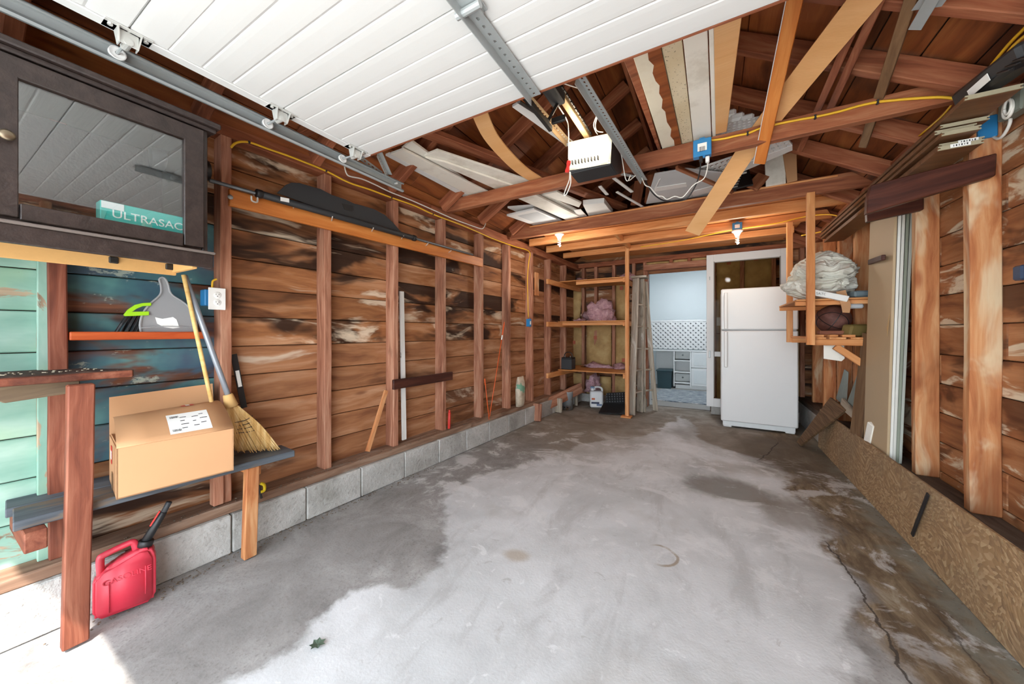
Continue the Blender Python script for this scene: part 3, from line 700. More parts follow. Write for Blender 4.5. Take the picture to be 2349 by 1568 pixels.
# ---------------------------------------------------------------- hanging cabinet with a glass door
cx = -1.85
cb = thing('wall_cabinet', 'dark brown hutch cabinet with a glass door mounted high on the left wall', 'cabinet', (-2.08, .2, 1.44))
CY0, CY1 = -.45, .648
box('top_panel', (-2.09, (CY0+CY1)/2+.01, 2.055), (.53, CY1-CY0+.05, .022), m_espresso, cb, ch=.004)
box('top_moulding', (-1.86, (CY0+CY1)/2+.01, 2.036), (.035, CY1-CY0+.03, .018), m_espresso, cb, ch=.004)
box('back_panel', (-2.32, (CY0+CY1)/2, 1.77), (.012, CY1-CY0, .53), m_espresso, cb)
for y in (CY0+.009, CY1-.009): box('side_panel', (-2.09, y, 1.765), (.46, .018, .53), m_espresso, cb)
box('inner_shelf', (-2.09, (CY0+CY1)/2, 1.525), (.46, CY1-CY0-.04, .018), m_espresso, cb)
box('apron', (cx+.004, (CY0+CY1)/2, 1.478), (.022, CY1-CY0+.02, .058), m_espresso, cb, ch=.003)
box('apron_lip', (cx+.012, (CY0+CY1)/2, 1.511), (.03, CY1-CY0+.03, .010), plain('worn_edge', '6b605a', .5), cb, ch=.003)
rl = box('base_rail', (-2.075, (CY0+CY1)/2-.01, 1.462), (.018, CY1-CY0-.06, .062), m_pb, cb, ch=.001)
box('base_return', (-1.965, CY1-.045, 1.468), (.22, .016, .052), m_pb, cb, ch=.001)
for y in (-.2, .10, .42, .585):
    box('clip', (-2.062, y, 1.465), (.012, .026, .026), m_darksteel, rl, ch=.003)
# the door: four rails, glass, knob
def pane_mat(name, tint, r0=.05, spec='ffffff'):
    g = G(name); t = g.n('ShaderNodeBsdfTransparent'); t.inputs[0].default_value = lin(tint)
    gl = g.n('ShaderNodeBsdfGlossy'); gl.inputs['Roughness'].default_value = .01; gl.inputs['Color'].default_value = lin(spec)
    lw = g.n('ShaderNodeLayerWeight'); lw.inputs[0].default_value = .5
    fr = g.math('ADD', r0, g.math('MULTIPLY', g.math('POWER', lw.outputs['Facing'], 5.0), 1-r0))
    mx = g.n('ShaderNodeMixShader'); g.t.links.new(fr, mx.inputs[0]); g.t.links.new(t.outputs[0], mx.inputs[1]); g.t.links.new(gl.outputs[0], mx.inputs[2])
    g.t.links.new(mx.outputs[0], g.t.nodes['Material Output'].inputs[0]); return g.m
m_glass = pane_mat('cabinet_glass', 'f6f9f9', .115)
def cab_door(ya, yb, lab=None):
    d_ = thing_child = box('door', (cx, (ya+yb)/2, 1.987), (.022, yb-ya, .062), m_espresso, cb, ch=.002)   # its top rail carries the rest
    box('bottom_rail', (cx, (ya+yb)/2, 1.549), (.022, yb-ya-.13, .05), m_espresso, d_, ch=.002)
    for y in (ya+.031, yb-.031): box('stile', (cx, y, 1.745), (.022, .062, .43), m_espresso, d_, ch=.002)
    box('glass_pane', (cx-.004, (ya+yb)/2, 1.765), (.005, yb-ya-.12, .386), m_glass, d_, ch=0)
    return d_
dr = cab_door(.117, .628); cab_door(-.43, .112)
kn = onx(14, 313, cx+.012)
lathe('knob', [(0, .026), (.010, .026), (.0155, .022), (.016, .018), (.006, .012), (.005, 0), (.009, -.001)], plain('antique_brass', '7d6f5c', .35, .8), Matrix.Translation((cx+.011, kn.y, kn.z)) @ Matrix.Rotation(PI/2, 4, 'Y'), dr)
# trash bag carton inside the cabinet
tb = thing('trash_bag_box', 'teal and white trash bag carton lying inside the dark glass-door cabinet', 'box', (-1.915, .47, 1.535))
m_tealbox = plain('teal_print', '2fb7ad', .5)
box('carton', (-1.905, .475, 1.592), (.055, .25, .112), m_tealbox, tb, ch=.002)
box('print_panel', (-1.8765, .38, 1.634), (.003, .055, .024), m_white, tb, ch=0)
text('lettering', 'ULTRASAC', .040, m_paper, Matrix(((0, 0, 1, -1.8768), (1, 0, 0, .475), (0, 1, 0, 1.606), (0, 0, 0, 1))), tb)
b2 = thing('small_carton', 'small grey printed carton at the right end inside the glass-door cabinet', 'box', (-1.98, .60, 1.525))
box('carton_body', (-1.98, .598, 1.56), (.08, .05, .07), plain('grey_print', '8e9296', .5), b2)
box('carton_flap', (-1.98, .598, 1.597), (.07, .044, .004), m_paper, b2)
# black ball-ended tube behind the cabinet corner
ps = cyl('black_stove_pipe', lp(.58, .12, 2.0), lp(.80, .12, 2.02), .05, m_black, None, 16)
tag(ps, 'black round pipe end poking out behind the dark cabinet top', 'pipe')
# ---------------------------------------------------------------- left wall: little shelf with dustpan and hand brush
m_orange = wood('orange_varnished_wood', '9c3f1c', 'b85327', 'cc6d3a', None, None, .45, var=.04)
sh = board('small_shelf', lp(.352, .06, 1.163), lp(.80, .06, 1.163), .12, .036, m_orange, None, NL.cross(Vector((0, 1, 0))) if False else (0, 0, 1), .003)
tag(sh, 'short reddish orange shelf board between the studs holding the dustpan', 'shelf')
g = G('frosted_clear_plastic'); g.b.inputs['Transmission Weight'].default_value = .45
m_frost = g.done(lin('c2c2c4'), .42, 0, None, **{'Alpha': .78})
dp = thing('dustpan', 'translucent grey dustpan standing on the small orange shelf', 'dustpan', onl(385, 762, .07))
D = .085
def lpt(u, v, d=D): return onl(u, v, d)
outl = [(322, 762), (320, 745), (323, 728), (331, 711), (344, 696), (358, 684), (366, 676), (369, 666), (367, 650), (364, 641), (371, 636), (379, 641), (385, 655), (388, 668), (397, 679), (415, 690), (432, 704), (444, 722), (449, 742), (450, 762)]
M0 = frame(lpt(385, 720), (KL, 1, 0), NL); Mi = M0.inverted()
q2 = [Mi @ lpt(u, v) for u, v in outl]
prism('pan', [(q.x, q.y) for q in q2], .004, m_frost, M0, dp)
rim = [M0 @ Vector((q.x, q.y, .008)) for q in q2]
tube('rim', rim, .0045, m_frost, dp, 6, 2)
tube('lip_line', [lpt(324, 752, D+.012), lpt(385, 748, D+.014), lpt(448, 752, D+.012)], .0025, m_frost, dp, 6)
prism('sticker', [((Mi @ lpt(u, v)).x, (Mi @ lpt(u, v)).y) for u, v in ((355, 727), (372, 731), (396, 727), (404, 732), (411, 751), (396, 753), (375, 750), (360, 742))], .001, m_paper, M0 @ Matrix.Translation((0, 0, .0042)), dp)
hb = thing('hand_brush', 'lime green hand brush with black bristles lying behind the dustpan', 'brush', onl(300, 760, .05))
m_lime = plain('lime_plastic', '9bd11f', .4)
D = .055
hp = [lpt(u, v) for u, v in ((282, 722), (292, 710), (308, 699), (325, 695), (345, 694), (345, 701), (326, 702), (312, 708), (303, 714), (300, 715), (340, 714), (340, 723), (286, 725))]
Mb = frame(hp[0], (KL, 1, 0), NL); Mbi = Mb.inverted()
prism('handle', [((Mbi @ q).x, (Mbi @ q).y) for q in hp], .016, m_lime, Mb, hb, .002)
bm = bmesh.new()
for i in range(70):
    f = random.random(); a = lpt(286+f*52, 724, D+.002+random.random()*.02); b = lpt(262+f*58+random.uniform(-2, 2), 761, .03+random.random()*.05)
    bm_tube(bm, [a, (a+b)/2+Vector((.003, 0, .002)), b], [.0016, .0018, .001], 4, False)
tag(obj('bristles', tomesh(bm, 'bristles'), m_black, Matrix(), hb), kind='stuff')
# ---------------------------------------------------------------- plank counter, bench, post
m_grime = wood('grimy_counter_wood', '2c2019', '41302a', '58443a', None, ('9b9180', .64, .7, 4.0, .6), .8)
ct = thing('plank_counter', 'dark grimy plank counter with a chipped red front edge on the left wall', 'counter', (-2.25, .3, .9))
pts = [(-2.10, -.6), (-2.10, .487), (-2.19, .44), (-2.28, .40), (-2.335, .385), (-2.335, .29), (-2.40, .29), (-2.40, -.6)]
prism('slab', [(x+2.25, y) for x, y in pts], .034, m_grime, Matrix.Translation((-2.25, 0, .992)), ct, .004)
box('front_edge', (-2.094, -.06, 1.008), (.012, 1.08, .028), m_reddark, ct, ch=.004)
prism('bracket', [(0, 0), (.24, 0), (.24, -.045), (.07, -.06)], .045, wood('grey_brown_bracket', '5a4a3c', '77644f', '8d7a62', None, None, .8), Matrix(((0, 0, 1, -2.20), (1, 0, 0, .11), (0, 1, 0, .99), (0, 0, 0, 1))), ct, .003)
po = board('bench_post', onz(172, 1478, 0)+Vector((0, 0, .004)), Vector((-2.05, .335, .985)), .066, .04, m_reddark, None, (1, 0, 0), .004, .003)
tag(po, 'tall red-brown post in the sunlight between the counter and the bench', 'post')
be = thing('low_bench', 'low plank bench with flaking dark grey paint along the left wall', 'bench', (-2.2, .7, 0))
m_greyp = wood('flaking_grey_paint_wood', '42474d', '565c63', '6a7077', ('7d6a56', .6, .68, 2.0, .7), ('aaa79e', .66, .72, 2.6, .6), .6, knots=False)
ZB = .52
for i, (xa, w) in enumerate(((-2.125, .17), (-2.300, .16))):
    board('seat_plank', (xa-.062, .20-.0*i, ZB-.017), (xa+.02, 1.10, ZB-.017), w, .034, m_greyp, be, (0, 0, 1), .003)
board('end_block', (-2.05, .235, ZB-.07), (-2.37, .235, ZB-.07), .05, .07, m_reddark, be, (0, 0, 1), .003)
lg = onz(571, 1277, 0)
board('leg', (lg.x-.0, lg.y, .003), (-2.075, .905, ZB-.036), .058, .04, m_stud_r, be, (1, 0, 0), .003)
board('leg', (-2.30, .84, .26), (-2.30, .84, ZB-.036), .045, .05, m_stud, be, (1, 0, 0), .003)
board('cross_rail', (-2.11, .945, ZB-.07), (-2.37, .945, ZB-.07), .04, .07, m_fir, be, (0, 0, 1), .003)
# ---------------------------------------------------------------- carton on the bench
bx = thing('cardboard_box', 'open brown shipping carton with a white label lying on the low bench', 'box', (-2.15, .6, ZB))
A_ = onz(267, 1147, ZB); B_ = onz(536, 1079, ZB); ex = (B_-A_); bw = ex.length; ex.normalize(); ez = Vector((0, 0, 1)); ey = ez.cross(ex)   # ey towards the wall
bd, bh = .31, .200
ZBX = ZB+.002
A_ = A_+ez*.002
def bp(a, b, c): return A_+ex*a+ey*b+ez*c
th = .005
Mf = frame(bp(bw/2, 0, bh/2), ex, -ey)
def cpanel(nm, P, parent=bx, t=th, up=None): return quadboard(nm, P, t, m_card, parent, 0, up)
cpanel('front_wall', [bp(0, 0, 0), bp(bw, 0, 0), bp(bw, 0, bh), bp(0, 0, bh)], up=ey)
cpanel('rear_wall', [bp(0, bd, 0), bp(bw, bd, 0), bp(bw, bd, bh), bp(0, bd, bh)], up=-ey)
cpanel('left_wall', [bp(0, 0, 0), bp(0, bd, 0), bp(0, bd, bh), bp(0, 0, bh)], up=ex)
cpanel('right_wall', [bp(bw, 0, 0), bp(bw, bd, 0), bp(bw, bd, bh), bp(bw, 0, bh)], up=-ex)
cpanel('base', [bp(0, 0, 0.0), bp(bw, 0, 0.0), bp(bw, bd, 0.0), bp(0, bd, 0.0)], up=ez)
cpanel('rear_flap', [bp(.0, bd, bh), bp(bw*.98, bd+.0, bh), bp(bw*.97, bd+.012, bh+.185), bp(.0, bd+.012, bh+.165)], up=-ey)
bm = bmesh.new(); n = 10; rows = []
for i in range(n+1):                       # bulging front flap that lies over the contents
    f = i/n; y = -.002+f*.265; zz = bh+.085*math.sin(f*PI*.62)
    rows.append([bm.verts.new(bp(a*bw, y, zz+(.02*f*a))) for a in (.0+.02*f, .25, .5, .75, 1.0-.02*f)])
for i in range(n):
    for k in range(4): bm.faces.new((rows[i][k], rows[i][k+1], rows[i+1][k+1], rows[i+1][k]))
r = bmesh.ops.extrude_face_region(bm, geom=bm.faces[:])
for v in r['geom']:
    if isinstance(v, bmesh.types.BMVert): v.co.z += .004
cc = bp(bw/2, bd/2, bh)
for v in bm.verts: v.co -= cc
ff = obj('front_flap', tomesh(bm, 'front_flap', True), m_card, Matrix.Translation(cc), bx)
cpanel('side_flap', [bp(bw, .01, bh), bp(bw, bd-.01, bh), bp(bw-.12, bd-.02, bh+.03), bp(bw-.12, .03, bh+.02)], up=ez)
cpanel('side_flap', [bp(.003, .01, bh), bp(.003, bd-.01, bh), bp(.13, bd-.02, bh-.05), bp(.13, .03, bh-.05)], up=ez)
def onflap(a, f, dz=.0055):
    y = -.002+f*.265; return bp(a*bw, y, bh+.085*math.sin(f*PI*.62)+.02*f*a+dz)
def flapquad(nm, a0, a1, f0, f1, m, parent, dz=.0058, k=3):
    bm = bmesh.new(); R = [[bm.verts.new(onflap(a, f0+(f1-f0)*i/k, dz)) for a in (a0, a1)] for i in range(k+1)]
    for i in range(k): bm.faces.new((R[i][0], R[i][1], R[i+1][1], R[i+1][0]))
    o0 = R[0][0].co.copy()
    for v in bm.verts: v.co -= o0
    return obj(nm, tomesh(bm, nm), m, Matrix.Translation(o0), parent)
lb_ = flapquad('shipping_label', .42, .80, .06, .50, m_paper, ff, .0062)
bm = bmesh.new()
a = .445
while a < .52:
    w = random.choice((.003, .005, .008)); q = [onflap(a, .10, .0070), onflap(a+w, .10, .0070), onflap(a+w, .44, .0070), onflap(a, .44, .0070)]
    bm.faces.new([bm.verts.new(v) for v in q]); a += w+random.choice((.003, .005))
for a0, a1, f0 in ((.53, .58, .14), (.53, .60, .22), (.53, .57, .3), (.64, .69, .16), (.64, .67, .26), (.64, .70, .36), (.71, .76, .2), (.71, .78, .3), (.53, .59, .38), (.71, .75, .4)):
    q = [onflap(a0, f0, .0070), onflap(a1, f0, .0070), onflap(a1, f0+.014, .0070), onflap(a0, f0+.014, .0070)]
    bm.faces.new([bm.verts.new(v) for v in q])
obj('label_print', tomesh(bm, 'label_print'), m_ink, Matrix(), lb_)
rt = flapquad('red_tape', .60, .72, .78, .95, m_red, ff, .0062, 1); flapquad('tape_print', .64, .68, .79, .93, m_paper, rt, .0070, 1)
def onleft(b, c): return bp(-.0012, b, c)
for nm, c0, c1, m in (('red_tape', .10, .175, m_red),):
    t_ = quadboard(nm, [onleft(.17, c0), onleft(.205, c0), onleft(.205, c1), onleft(.17, c1)], .0008, m, bx, 0, -ex)
    quadboard('tape_print', [onleft(.17, c0+.02)-ex*.001, onleft(.205, c0+.02)-ex*.001, onleft(.205, c1-.02)-ex*.001, onleft(.17, c1-.02)-ex*.001], .0006, m_paper, t_, 0, -ex)
quadboard('packing_tape', [onleft(.13, .002), onleft(.18, .002), onleft(.18, .07), onleft(.13, .07)], .0008, plain('brown_tape', '8b6b48', .3), bx, 0, -ex)
# ---------------------------------------------------------------- brooms
br = thing('corn_broom', 'straw broom with a grey handle leaning on the end of the low bench', 'broom', onl(590, 1035, .2))
h0 = onl(423, 632, .16); h1 = onl(524, 908, .22)
cyl('handle', h0, h1, .0125, plain('grey_broom_handle', '8f959d', .3, .3), br, 12)
nk = onl(527, 915, .22); ends = [onl(540, 1037, .20), onl(643, 1033, .27)]
cyl('collar', h1-(nk-h1).normalized()*.01, onl(531, 932, .222), .021, plain('straw_collar', 'cda468', .8), br, 14, .03)
g = G('broom_straw'); o_ = g.obj(); f_ = g.noise(g.map(o_, (60, 60, 4)), 1.0, 3); m_straw = g.done(g.ramp(f_, [(.3, 'bd9150'), (.5, 'dcb678'), (.72, 'ecd29c')]), .75)
bm = bmesh.new()
neckL, neckR = onl(515, 930, .22), onl(545, 928, .22)
def straw(f, lay, ln=1.0):
    a = neckL.lerp(neckR, .1+.8*f); b = ends[0].lerp(ends[1], f)+Vector((0, 0, random.uniform(-.004, .012)))
    mid = a.lerp(b, .45)+Vector((.0, -.018+.03*f, .012*(1-abs(2*f-1))))
    off = NL*lay
    bm_tube(bm, spline([a+off*.4, mid+off, a.lerp(b, ln)+off*.9], 3), [.0025, .0028, .003, .003, .0028, .0022, .0015], 4, False)
for i in range(420): straw(random.random(), random.uniform(-.022, .024), random.uniform(.9, 1.0))
tag(obj('straw_bundle', tomesh(bm, 'straw_bundle'), m_straw, Matrix(), br), kind='stuff')
for v0, v1, ua, ub in ((968, 952, 533, 577), (976, 960, 535, 585), (984, 968, 536, 593), (992, 978, 537, 599)):
    P = [onl(ua, v0, .22)+NL*.016, onl((ua+ub)/2, (v0+v1)/2+2, .22)+NL*.034, onl(ub, v1, .23)+NL*.016]
    tube('stitching', P, .0018, m_black, br, 5, 4)
st = cyl('wooden_stick', onl(421, 630, .18), onl(489, 938, .20), .009, wood('pale_dowel', 'c59a58', 'd9b573', 'e6c98e', None, None, .6, knots=False), None, 10)
tag(st, 'long pale wooden broomstick leaning across the grey broom handle', 'stick')
# ---------------------------------------------------------------- gasoline can
gc = thing('gas_can', 'red plastic gasoline can with a black spout on the floor under the bench', 'gas can', (-2.2, .47, .02))
g = G('gas_can_red'); o_ = g.obj(); x_, y_, z_ = g._sep(o_)
m_can = g.done(g.mix(g.math('MULTIPLY', g.sm(g.noise(o_, 6, 4), .45, .7), .25), 'd2364a', 'e0707c'), .42, 0, g.noise(o_, 60, 2), .05, .002)
gw, gd_, gh = .185, .085, .235
ca0 = onz(206, 1424, .012)+Vector((.03, 0, 0)); cb0 = onz(349, 1371, .012)+Vector((.03, 0, 0))
gx = (cb0-ca0).normalized(); gy = Vector((0, 0, 1)).cross(gx); gw = (cb0-ca0).length*1.02
Mg = Matrix(((gx.x, gy.x, 0, ca0.x), (gx.y, gy.y, 0, ca0.y), (0, 0, 1, .012), (0, 0, 0, 1)))
bm = bmesh.new()
prof = [(.012, 0), (gw-.012, 0), (gw, .02), (gw, .19), (gw-.015, .232), (gw*.72, .238), (gw*.30, .205), (.03, .185), (0, .165), (0, .022)]
f0 = [bm.verts.new((x, 0, z_)) for x, z_ in prof]; f1 = [bm.verts.new((x, gd_, z_)) for x, z_ in prof]
bm.faces.new(f0); bm.faces.new(f1[::-1])
for i in range(len(prof)): bm.faces.new((f0[i], f0[(i+1) % len(prof)], f1[(i+1) % len(prof)], f1[i]))
bmesh.ops.bevel(bm, geom=bm.edges[:], offset=.016, segments=4, affect='EDGES', clamp_overlap=True)
obj('can_body', tomesh(bm, 'can_body', True), m_can, Mg, gc)
def gp(a, b, c): return Mg @ Vector((a, b, c))
tube('grip', [gp(.02, gd_/2, .165), gp(.018, gd_/2, .232), gp(.032, gd_/2, .246), gp(.09, gd_/2, .263), gp(.112, gd_/2, .262), gp(.12, gd_/2, .225)], .0125, m_can, gc, 10, 5)
text('embossed_lettering', 'GASOLINE', .030, m_can, gp(gw*.54, -.0005, .148).to_tuple() and Matrix.Translation(gp(gw*.54, -.0012, .148)) @ Matrix(((gx.x, 0, -gy.x, 0), (gx.y, 0, -gy.y, 0), (0, 1, 0, 0), (0, 0, 0, 1))) @ Matrix.Rotation(.06, 4, 'Z'), gc, .001)
for a, c0, c1 in ((.045, .02, .135), (gw-.03, .045, .165)): tube('moulded_rib', [gp(a, -.0005, c0), gp(a, -.0005, c1)], .0022, m_can, gc, 6, 1)
cyl('collar', gp(gw*.80, gd_/2, .232), gp(gw*.84, gd_/2, .258), .026, m_black, gc, 14)
sp0 = gp(gw*.83, gd_/2, .255); s1 = sp0+gx*.055+Vector((0, 0, .105)); s2 = s1+gx*.018+Vector((0, 0, .04))
cyl('spout', sp0, s1, .017, m_black, gc, 12, .013)
cyl('spout_tip', s1, s2, .011, m_charcoal, gc, 12)
board('spout_trigger', sp0.lerp(s1, .55)-gx*.018, s1-gx*.012+Vector((0, 0, .01)), .008, .006, m_red, gc, gx, .001)
# ---------------------------------------------------------------- newer fir ceiling members towards the back
def tie2(y, x0, x1, zb, h, t, m=m_fir): return tie(y, x0, x1, zb, h, t, m)
tie2(4.10, -2.08, 1.06, 2.300, .09, .04); tie2(4.55, -2.04, 1.02, 2.300, .09, .04); tie2(5.02, -1.97, .80, 2.300, .075, .04)
box('attic_plywood', (-.5, 4.72, 2.402), (2.7, 2.16, .012), m_fir, ce, ch=0)
board('blocking', (-1.0, 4.12, 2.36), (-1.0, 5.0, 2.36), .04, .06, m_fir, ce, (0, 0, 1), .002)
# ---------------------------------------------------------------- rail on the left wall, nails, cargo cover, bar
ra = thing('peg_rail', 'long orange wooden rail with nails and a hook across the left wall studs', 'rail', lp(2.0, .11, 1.87))
rb = board('rail_board', lp(.887, .1135, 1.912), lp(3.115, .1135, 1.925), .09, .025, wood('honey_varnished_wood', 'b0622a', 'c97838', 'dc9450', None, None, .45, (1.2, 18, 18), .03), ra, NL, .003)
m_nail = plain('bright_nail', 'd8d6d0', .35, .3)
for u, v in ((675, 478), (762, 507), (854, 531), (922, 548), (978, 564), (1030, 580)):
    p = onl(u, v, .126); cyl('nail', p-NL*.01, p+NL*.055+Vector((0, -.03, .012)), .004, m_nail, rb, 6)
p = onl(583, 448, .127)
tube('hook', [p, p+NL*.035, p+NL*.04-Vector((0, 0, .045)), p+NL*.05-Vector((0, .03, .05)), p+NL*.055-Vector((0, .035, .025))], .0048, m_nail, rb, 7, 3)
p = onl(528, 452, .128); lathe('bottle_opener', [(0, 0), (.012, 0), (.013, .004), (0, .006)], m_galv, frame(p, (0, 0, 1), NL), rb, 10)
cc_ = thing('cargo_cover', 'black roller cargo cover with a cut-out grip resting on the orange rail', 'cargo cover', onl(770, 480, .17))
d = .165
c0, c1 = onl(600, 446, d), onl(947, 545, d)
cyl('roller_tube', c0, c1, .0205, m_charcoal, cc_, 14)
ax = (c1-c0).normalized()
for q, s in ((c0, -1), (c1, 1)): cyl('end_cap', q-ax*.004*s, q+ax*.028*s, .0245, m_black, cc_, 14)
pl = [(634, 443), (655, 424), (668, 419), (686, 420), (735, 434), (760, 447), (790, 457), (812, 467), (832, 472), (858, 480), (882, 493), (902, 512), (915, 527), (924, 536), (760, 488)]
M1 = frame(onl(770, 470, .15), (c1-c0), NL); M1i = M1.inverted()
def flatpts(M, L, d): return [((M.inverted() @ onl(u, v, d)).x, (M.inverted() @ onl(u, v, d)).y) for u, v in L]
prism('cover_panel', flatpts(M1, pl, .15), .006, m_charcoal, M1, cc_, .001)
prism('grip_slot', flatpts(M1, [(784, 466), (809, 472), (812, 482), (806, 485), (790, 480)], .156), .002, m_black, M1 @ Matrix.Translation((0, 0, .006)), cc_)
prism('tag_sticker', flatpts(M1, [(642, 452), (662, 456), (662, 465), (642, 461)], .18), .0008, m_paper, M1 @ Matrix.Translation((0, 0, .037)), cc_)
mb = cyl('metal_bar', onl(480, 413, .15), onl(1084, 584, .145), .010, plain('grey_metal_bar', '6f7478', .4, .5), None, 10)
tag(mb, 'thin grey metal bar lying along the top of the orange rail', 'bar')
# ---------------------------------------------------------------- electrical on the left wall
def staples(P, parent, dirv, r=.006):
    for p in P: box('staple', p, (.016, .012, .012), m_charcoal, parent, ch=.002)
ly = [(530, 338), (543, 327), (571, 326), (614, 341), (671, 361), (748, 392), (799, 418), (847, 434), (898, 453), (952, 472), (993, 491), (1054, 514), (1092, 530), (1130, 547), (1180, 565), (1208, 573), (1216, 582), (1213, 600), (1210, 640), (1211, 690), (1212, 728)]
LY = [onl(u, v, .118) for u, v in ly]
yc = thing('yellow_cable', 'yellow electrical cable stapled along the top of the left wall down to a blue box', 'cable', LY[8])
tube('sheath', LY, .006, m_yellow, yc, 8, 4)
staples([LY[2], LY[5], LY[8], LY[10]], yc, NL)
lw = [(790, 380), (794, 396), (802, 404), (830, 410), (862, 424), (895, 440), (943, 459), (993, 481), (1038, 501), (1070, 513), (1102, 524), (1110, 521), (1114, 512)]
LW_ = [onl(u, v, .122) for u, v in lw]
w = tube('white_wire', LW_, .005, m_cablewhite, None, 7, 4); tag(w, 'white wire running just above the yellow cable on the left wall', 'wire')
ou = thing('wall_outlet', 'white duplex outlet plate on a blue box at the left wall stud', 'outlet', onl(497, 685, .12))
p = onl(478, 683, .085); box('junction_box', (p.x, p.y, p.z), (.06, .05, .085), m_bluebox, ou, math.atan(-KL)*-1 if False else 0, .004)
p = onl(498, 685, .128); Mo = frame(p, (KL, 1, 0), NL)
pl_ = obj('face_plate', boxme('face_plate', .073, .115, .006, .0025), plain('outlet_white', 'efeeea', .4), Mo, ou)
for s in (-1, 1):
    r_ = lathe('receptacle', [(0, .0), (.0165, 0), (.0165, .003), (.015, .0042), (0, .0042)], plain('outlet_white', 'efeeea', .4), Mo @ Matrix.Translation((0, s*.020, .002)), pl_, 18)
    bm = bmesh.new()
    for q in (-.006, .006): bm_box(bm, q, s*.020+.003, .0065, .0018, .007, .001)
    bm_box(bm, 0, s*.020-.007, .0065, .004, .004, .001)
    obj('slots', tomesh(bm, 'slots'), m_ink, Mo, pl_)
tube('feed_cable', [onl(487, 660, .10), onl(488, 645, .10), onl(497, 640, .10)], .005, m_yellow, ou, 7)
def bluebox(label, p, M, dims=(.055, .10, .05), sticker=True):
    t = thing('junction_box', label, 'junction box', p, 'blue electrical boxes')
    obj('box_shell', boxme('box_shell', *dims, .004), m_bluebox, M, t)
    if sticker: obj('sticker', boxme('sticker', dims[0]*.5, dims[1]*.45, .001, 0), m_paper, M @ Matrix.Translation((0, 0, dims[2]/2+.001)), t)
    for s in (-1, 1): obj('mounting_ear', boxme('mounting_ear', dims[0]*.3, .012, .004, .001), m_bluebox, M @ Matrix.Translation((0, s*(dims[1]/2+.004), dims[2]*.3)), t)
    return t
bluebox('small blue outlet box on a left wall stud below the yellow cable', onl(1213, 740, .12), frame(onl(1213, 740, .125), (KL, 1, 0), NL))
# ---------------------------------------------------------------- boards and sticks on the left wall
m_whitepeel = wood('white_board_black_specks', 'cdc9c2', 'd9d6d0', 'e4e2dd', ('2e2a26', .70, .72, 6.0, .9), None, .6, knots=False, var=.02)
o_ = board('white_board', onl(927, 1008, .075), onl(921, 668, .055), .042, .016, m_whitepeel, None, NL, .002); tag(o_, 'narrow white painted board speckled black standing beside a left wall stud', 'board')
o_ = board('short_plank', onl(901, 882, .114), onl(1037, 861, .114), .078, .022, m_darkwood, None, NL, .003, .002); tag(o_, 'short dark brown plank nailed across two left wall studs', 'plank')
o_ = board('leaning_stick', onl(843, 1035, .14), onl(886, 895, .115), .03, .02, m_stud_r, None, NL, .002); tag(o_, 'thin bare wood slat leaning against the left wall siding', 'stick')
o_ = board('wood_block', onl(1231, 625, .115), onl(1231, 678, .115), .10, .02, m_stud_r, None, NL, .002); tag(o_, 'small upright wood block nailed near the left end of the shelves', 'block')
mk = thing('red_marker_tube', 'short red plastic tube standing on the left wall sill', 'tube', onl(1030, 984, .12))
cyl('tube', onl(1030, 983, .125)+Vector((0, 0, .002)), onl(1031, 945, .118), .013, m_red, mk, 10); cyl('cap', onl(1031, 945, .118), onl(1031, 940, .118), .009, m_red, mk, 10)
m_or = plain('orange_fibreglass', 'd9571e', .4)
for i, (a, b, lab) in enumerate((((1123, 955, .16), (1157, 738, .12), 'longer orange fibreglass driveway stake leaning on the left wall'), ((1122, 962, .165), (1112, 868, .13), 'shorter orange driveway stake crossing at the foot of the longer one'))):
    s_ = thing('driveway_stake', lab, 'stake', onl(*a), 'orange driveway stakes')
    cyl('rod', onl(*a), onl(*b), .0045, m_or, s_, 8)
    A0 = Vector(onl(*a)); B0 = Vector(onl(*b)); cyl('reflector', A0.lerp(B0, .84), A0.lerp(B0, .98), .0075, m_or, s_, 8)
    if i == 0: cyl('white_band', A0.lerp(B0, .80), A0.lerp(B0, .85), .008, m_paper, s_, 8)
# black folding rule hanging behind the stud
bs = thing('saw_blade', 'narrow black blade with a white label hanging beside the stud behind the broom', 'blade', onl(550, 870, .06))
b0, b1 = onl(536, 812, .05), onl(560, 935, .05)
board('blade', b0, b1, .03, .005, m_black, bs, NL, .001); board('label_strip', b0.lerp(b1, .3)+NL*.004, b0.lerp(b1, .6)+NL*.004, .018, .001, m_paper, bs, NL, 0)
# yellow clip and rag under the bench end
yb = thing('yellow_clamp', 'small yellow plastic clamp hanging behind the bench leg', 'clamp', onl(603, 1118, .17))
tube('jaw', [onl(598, 1108, .17), onl(606, 1112, .17), onl(606, 1124, .17), onl(598, 1128, .17)], .008, plain('yellow_plastic', 'e2c51f', .4), yb, 8)
tube('spring', [onl(594, 1112, .165), onl(597, 1130, .165), onl(600, 1142, .165)], .006, m_darksteel, yb, 6)
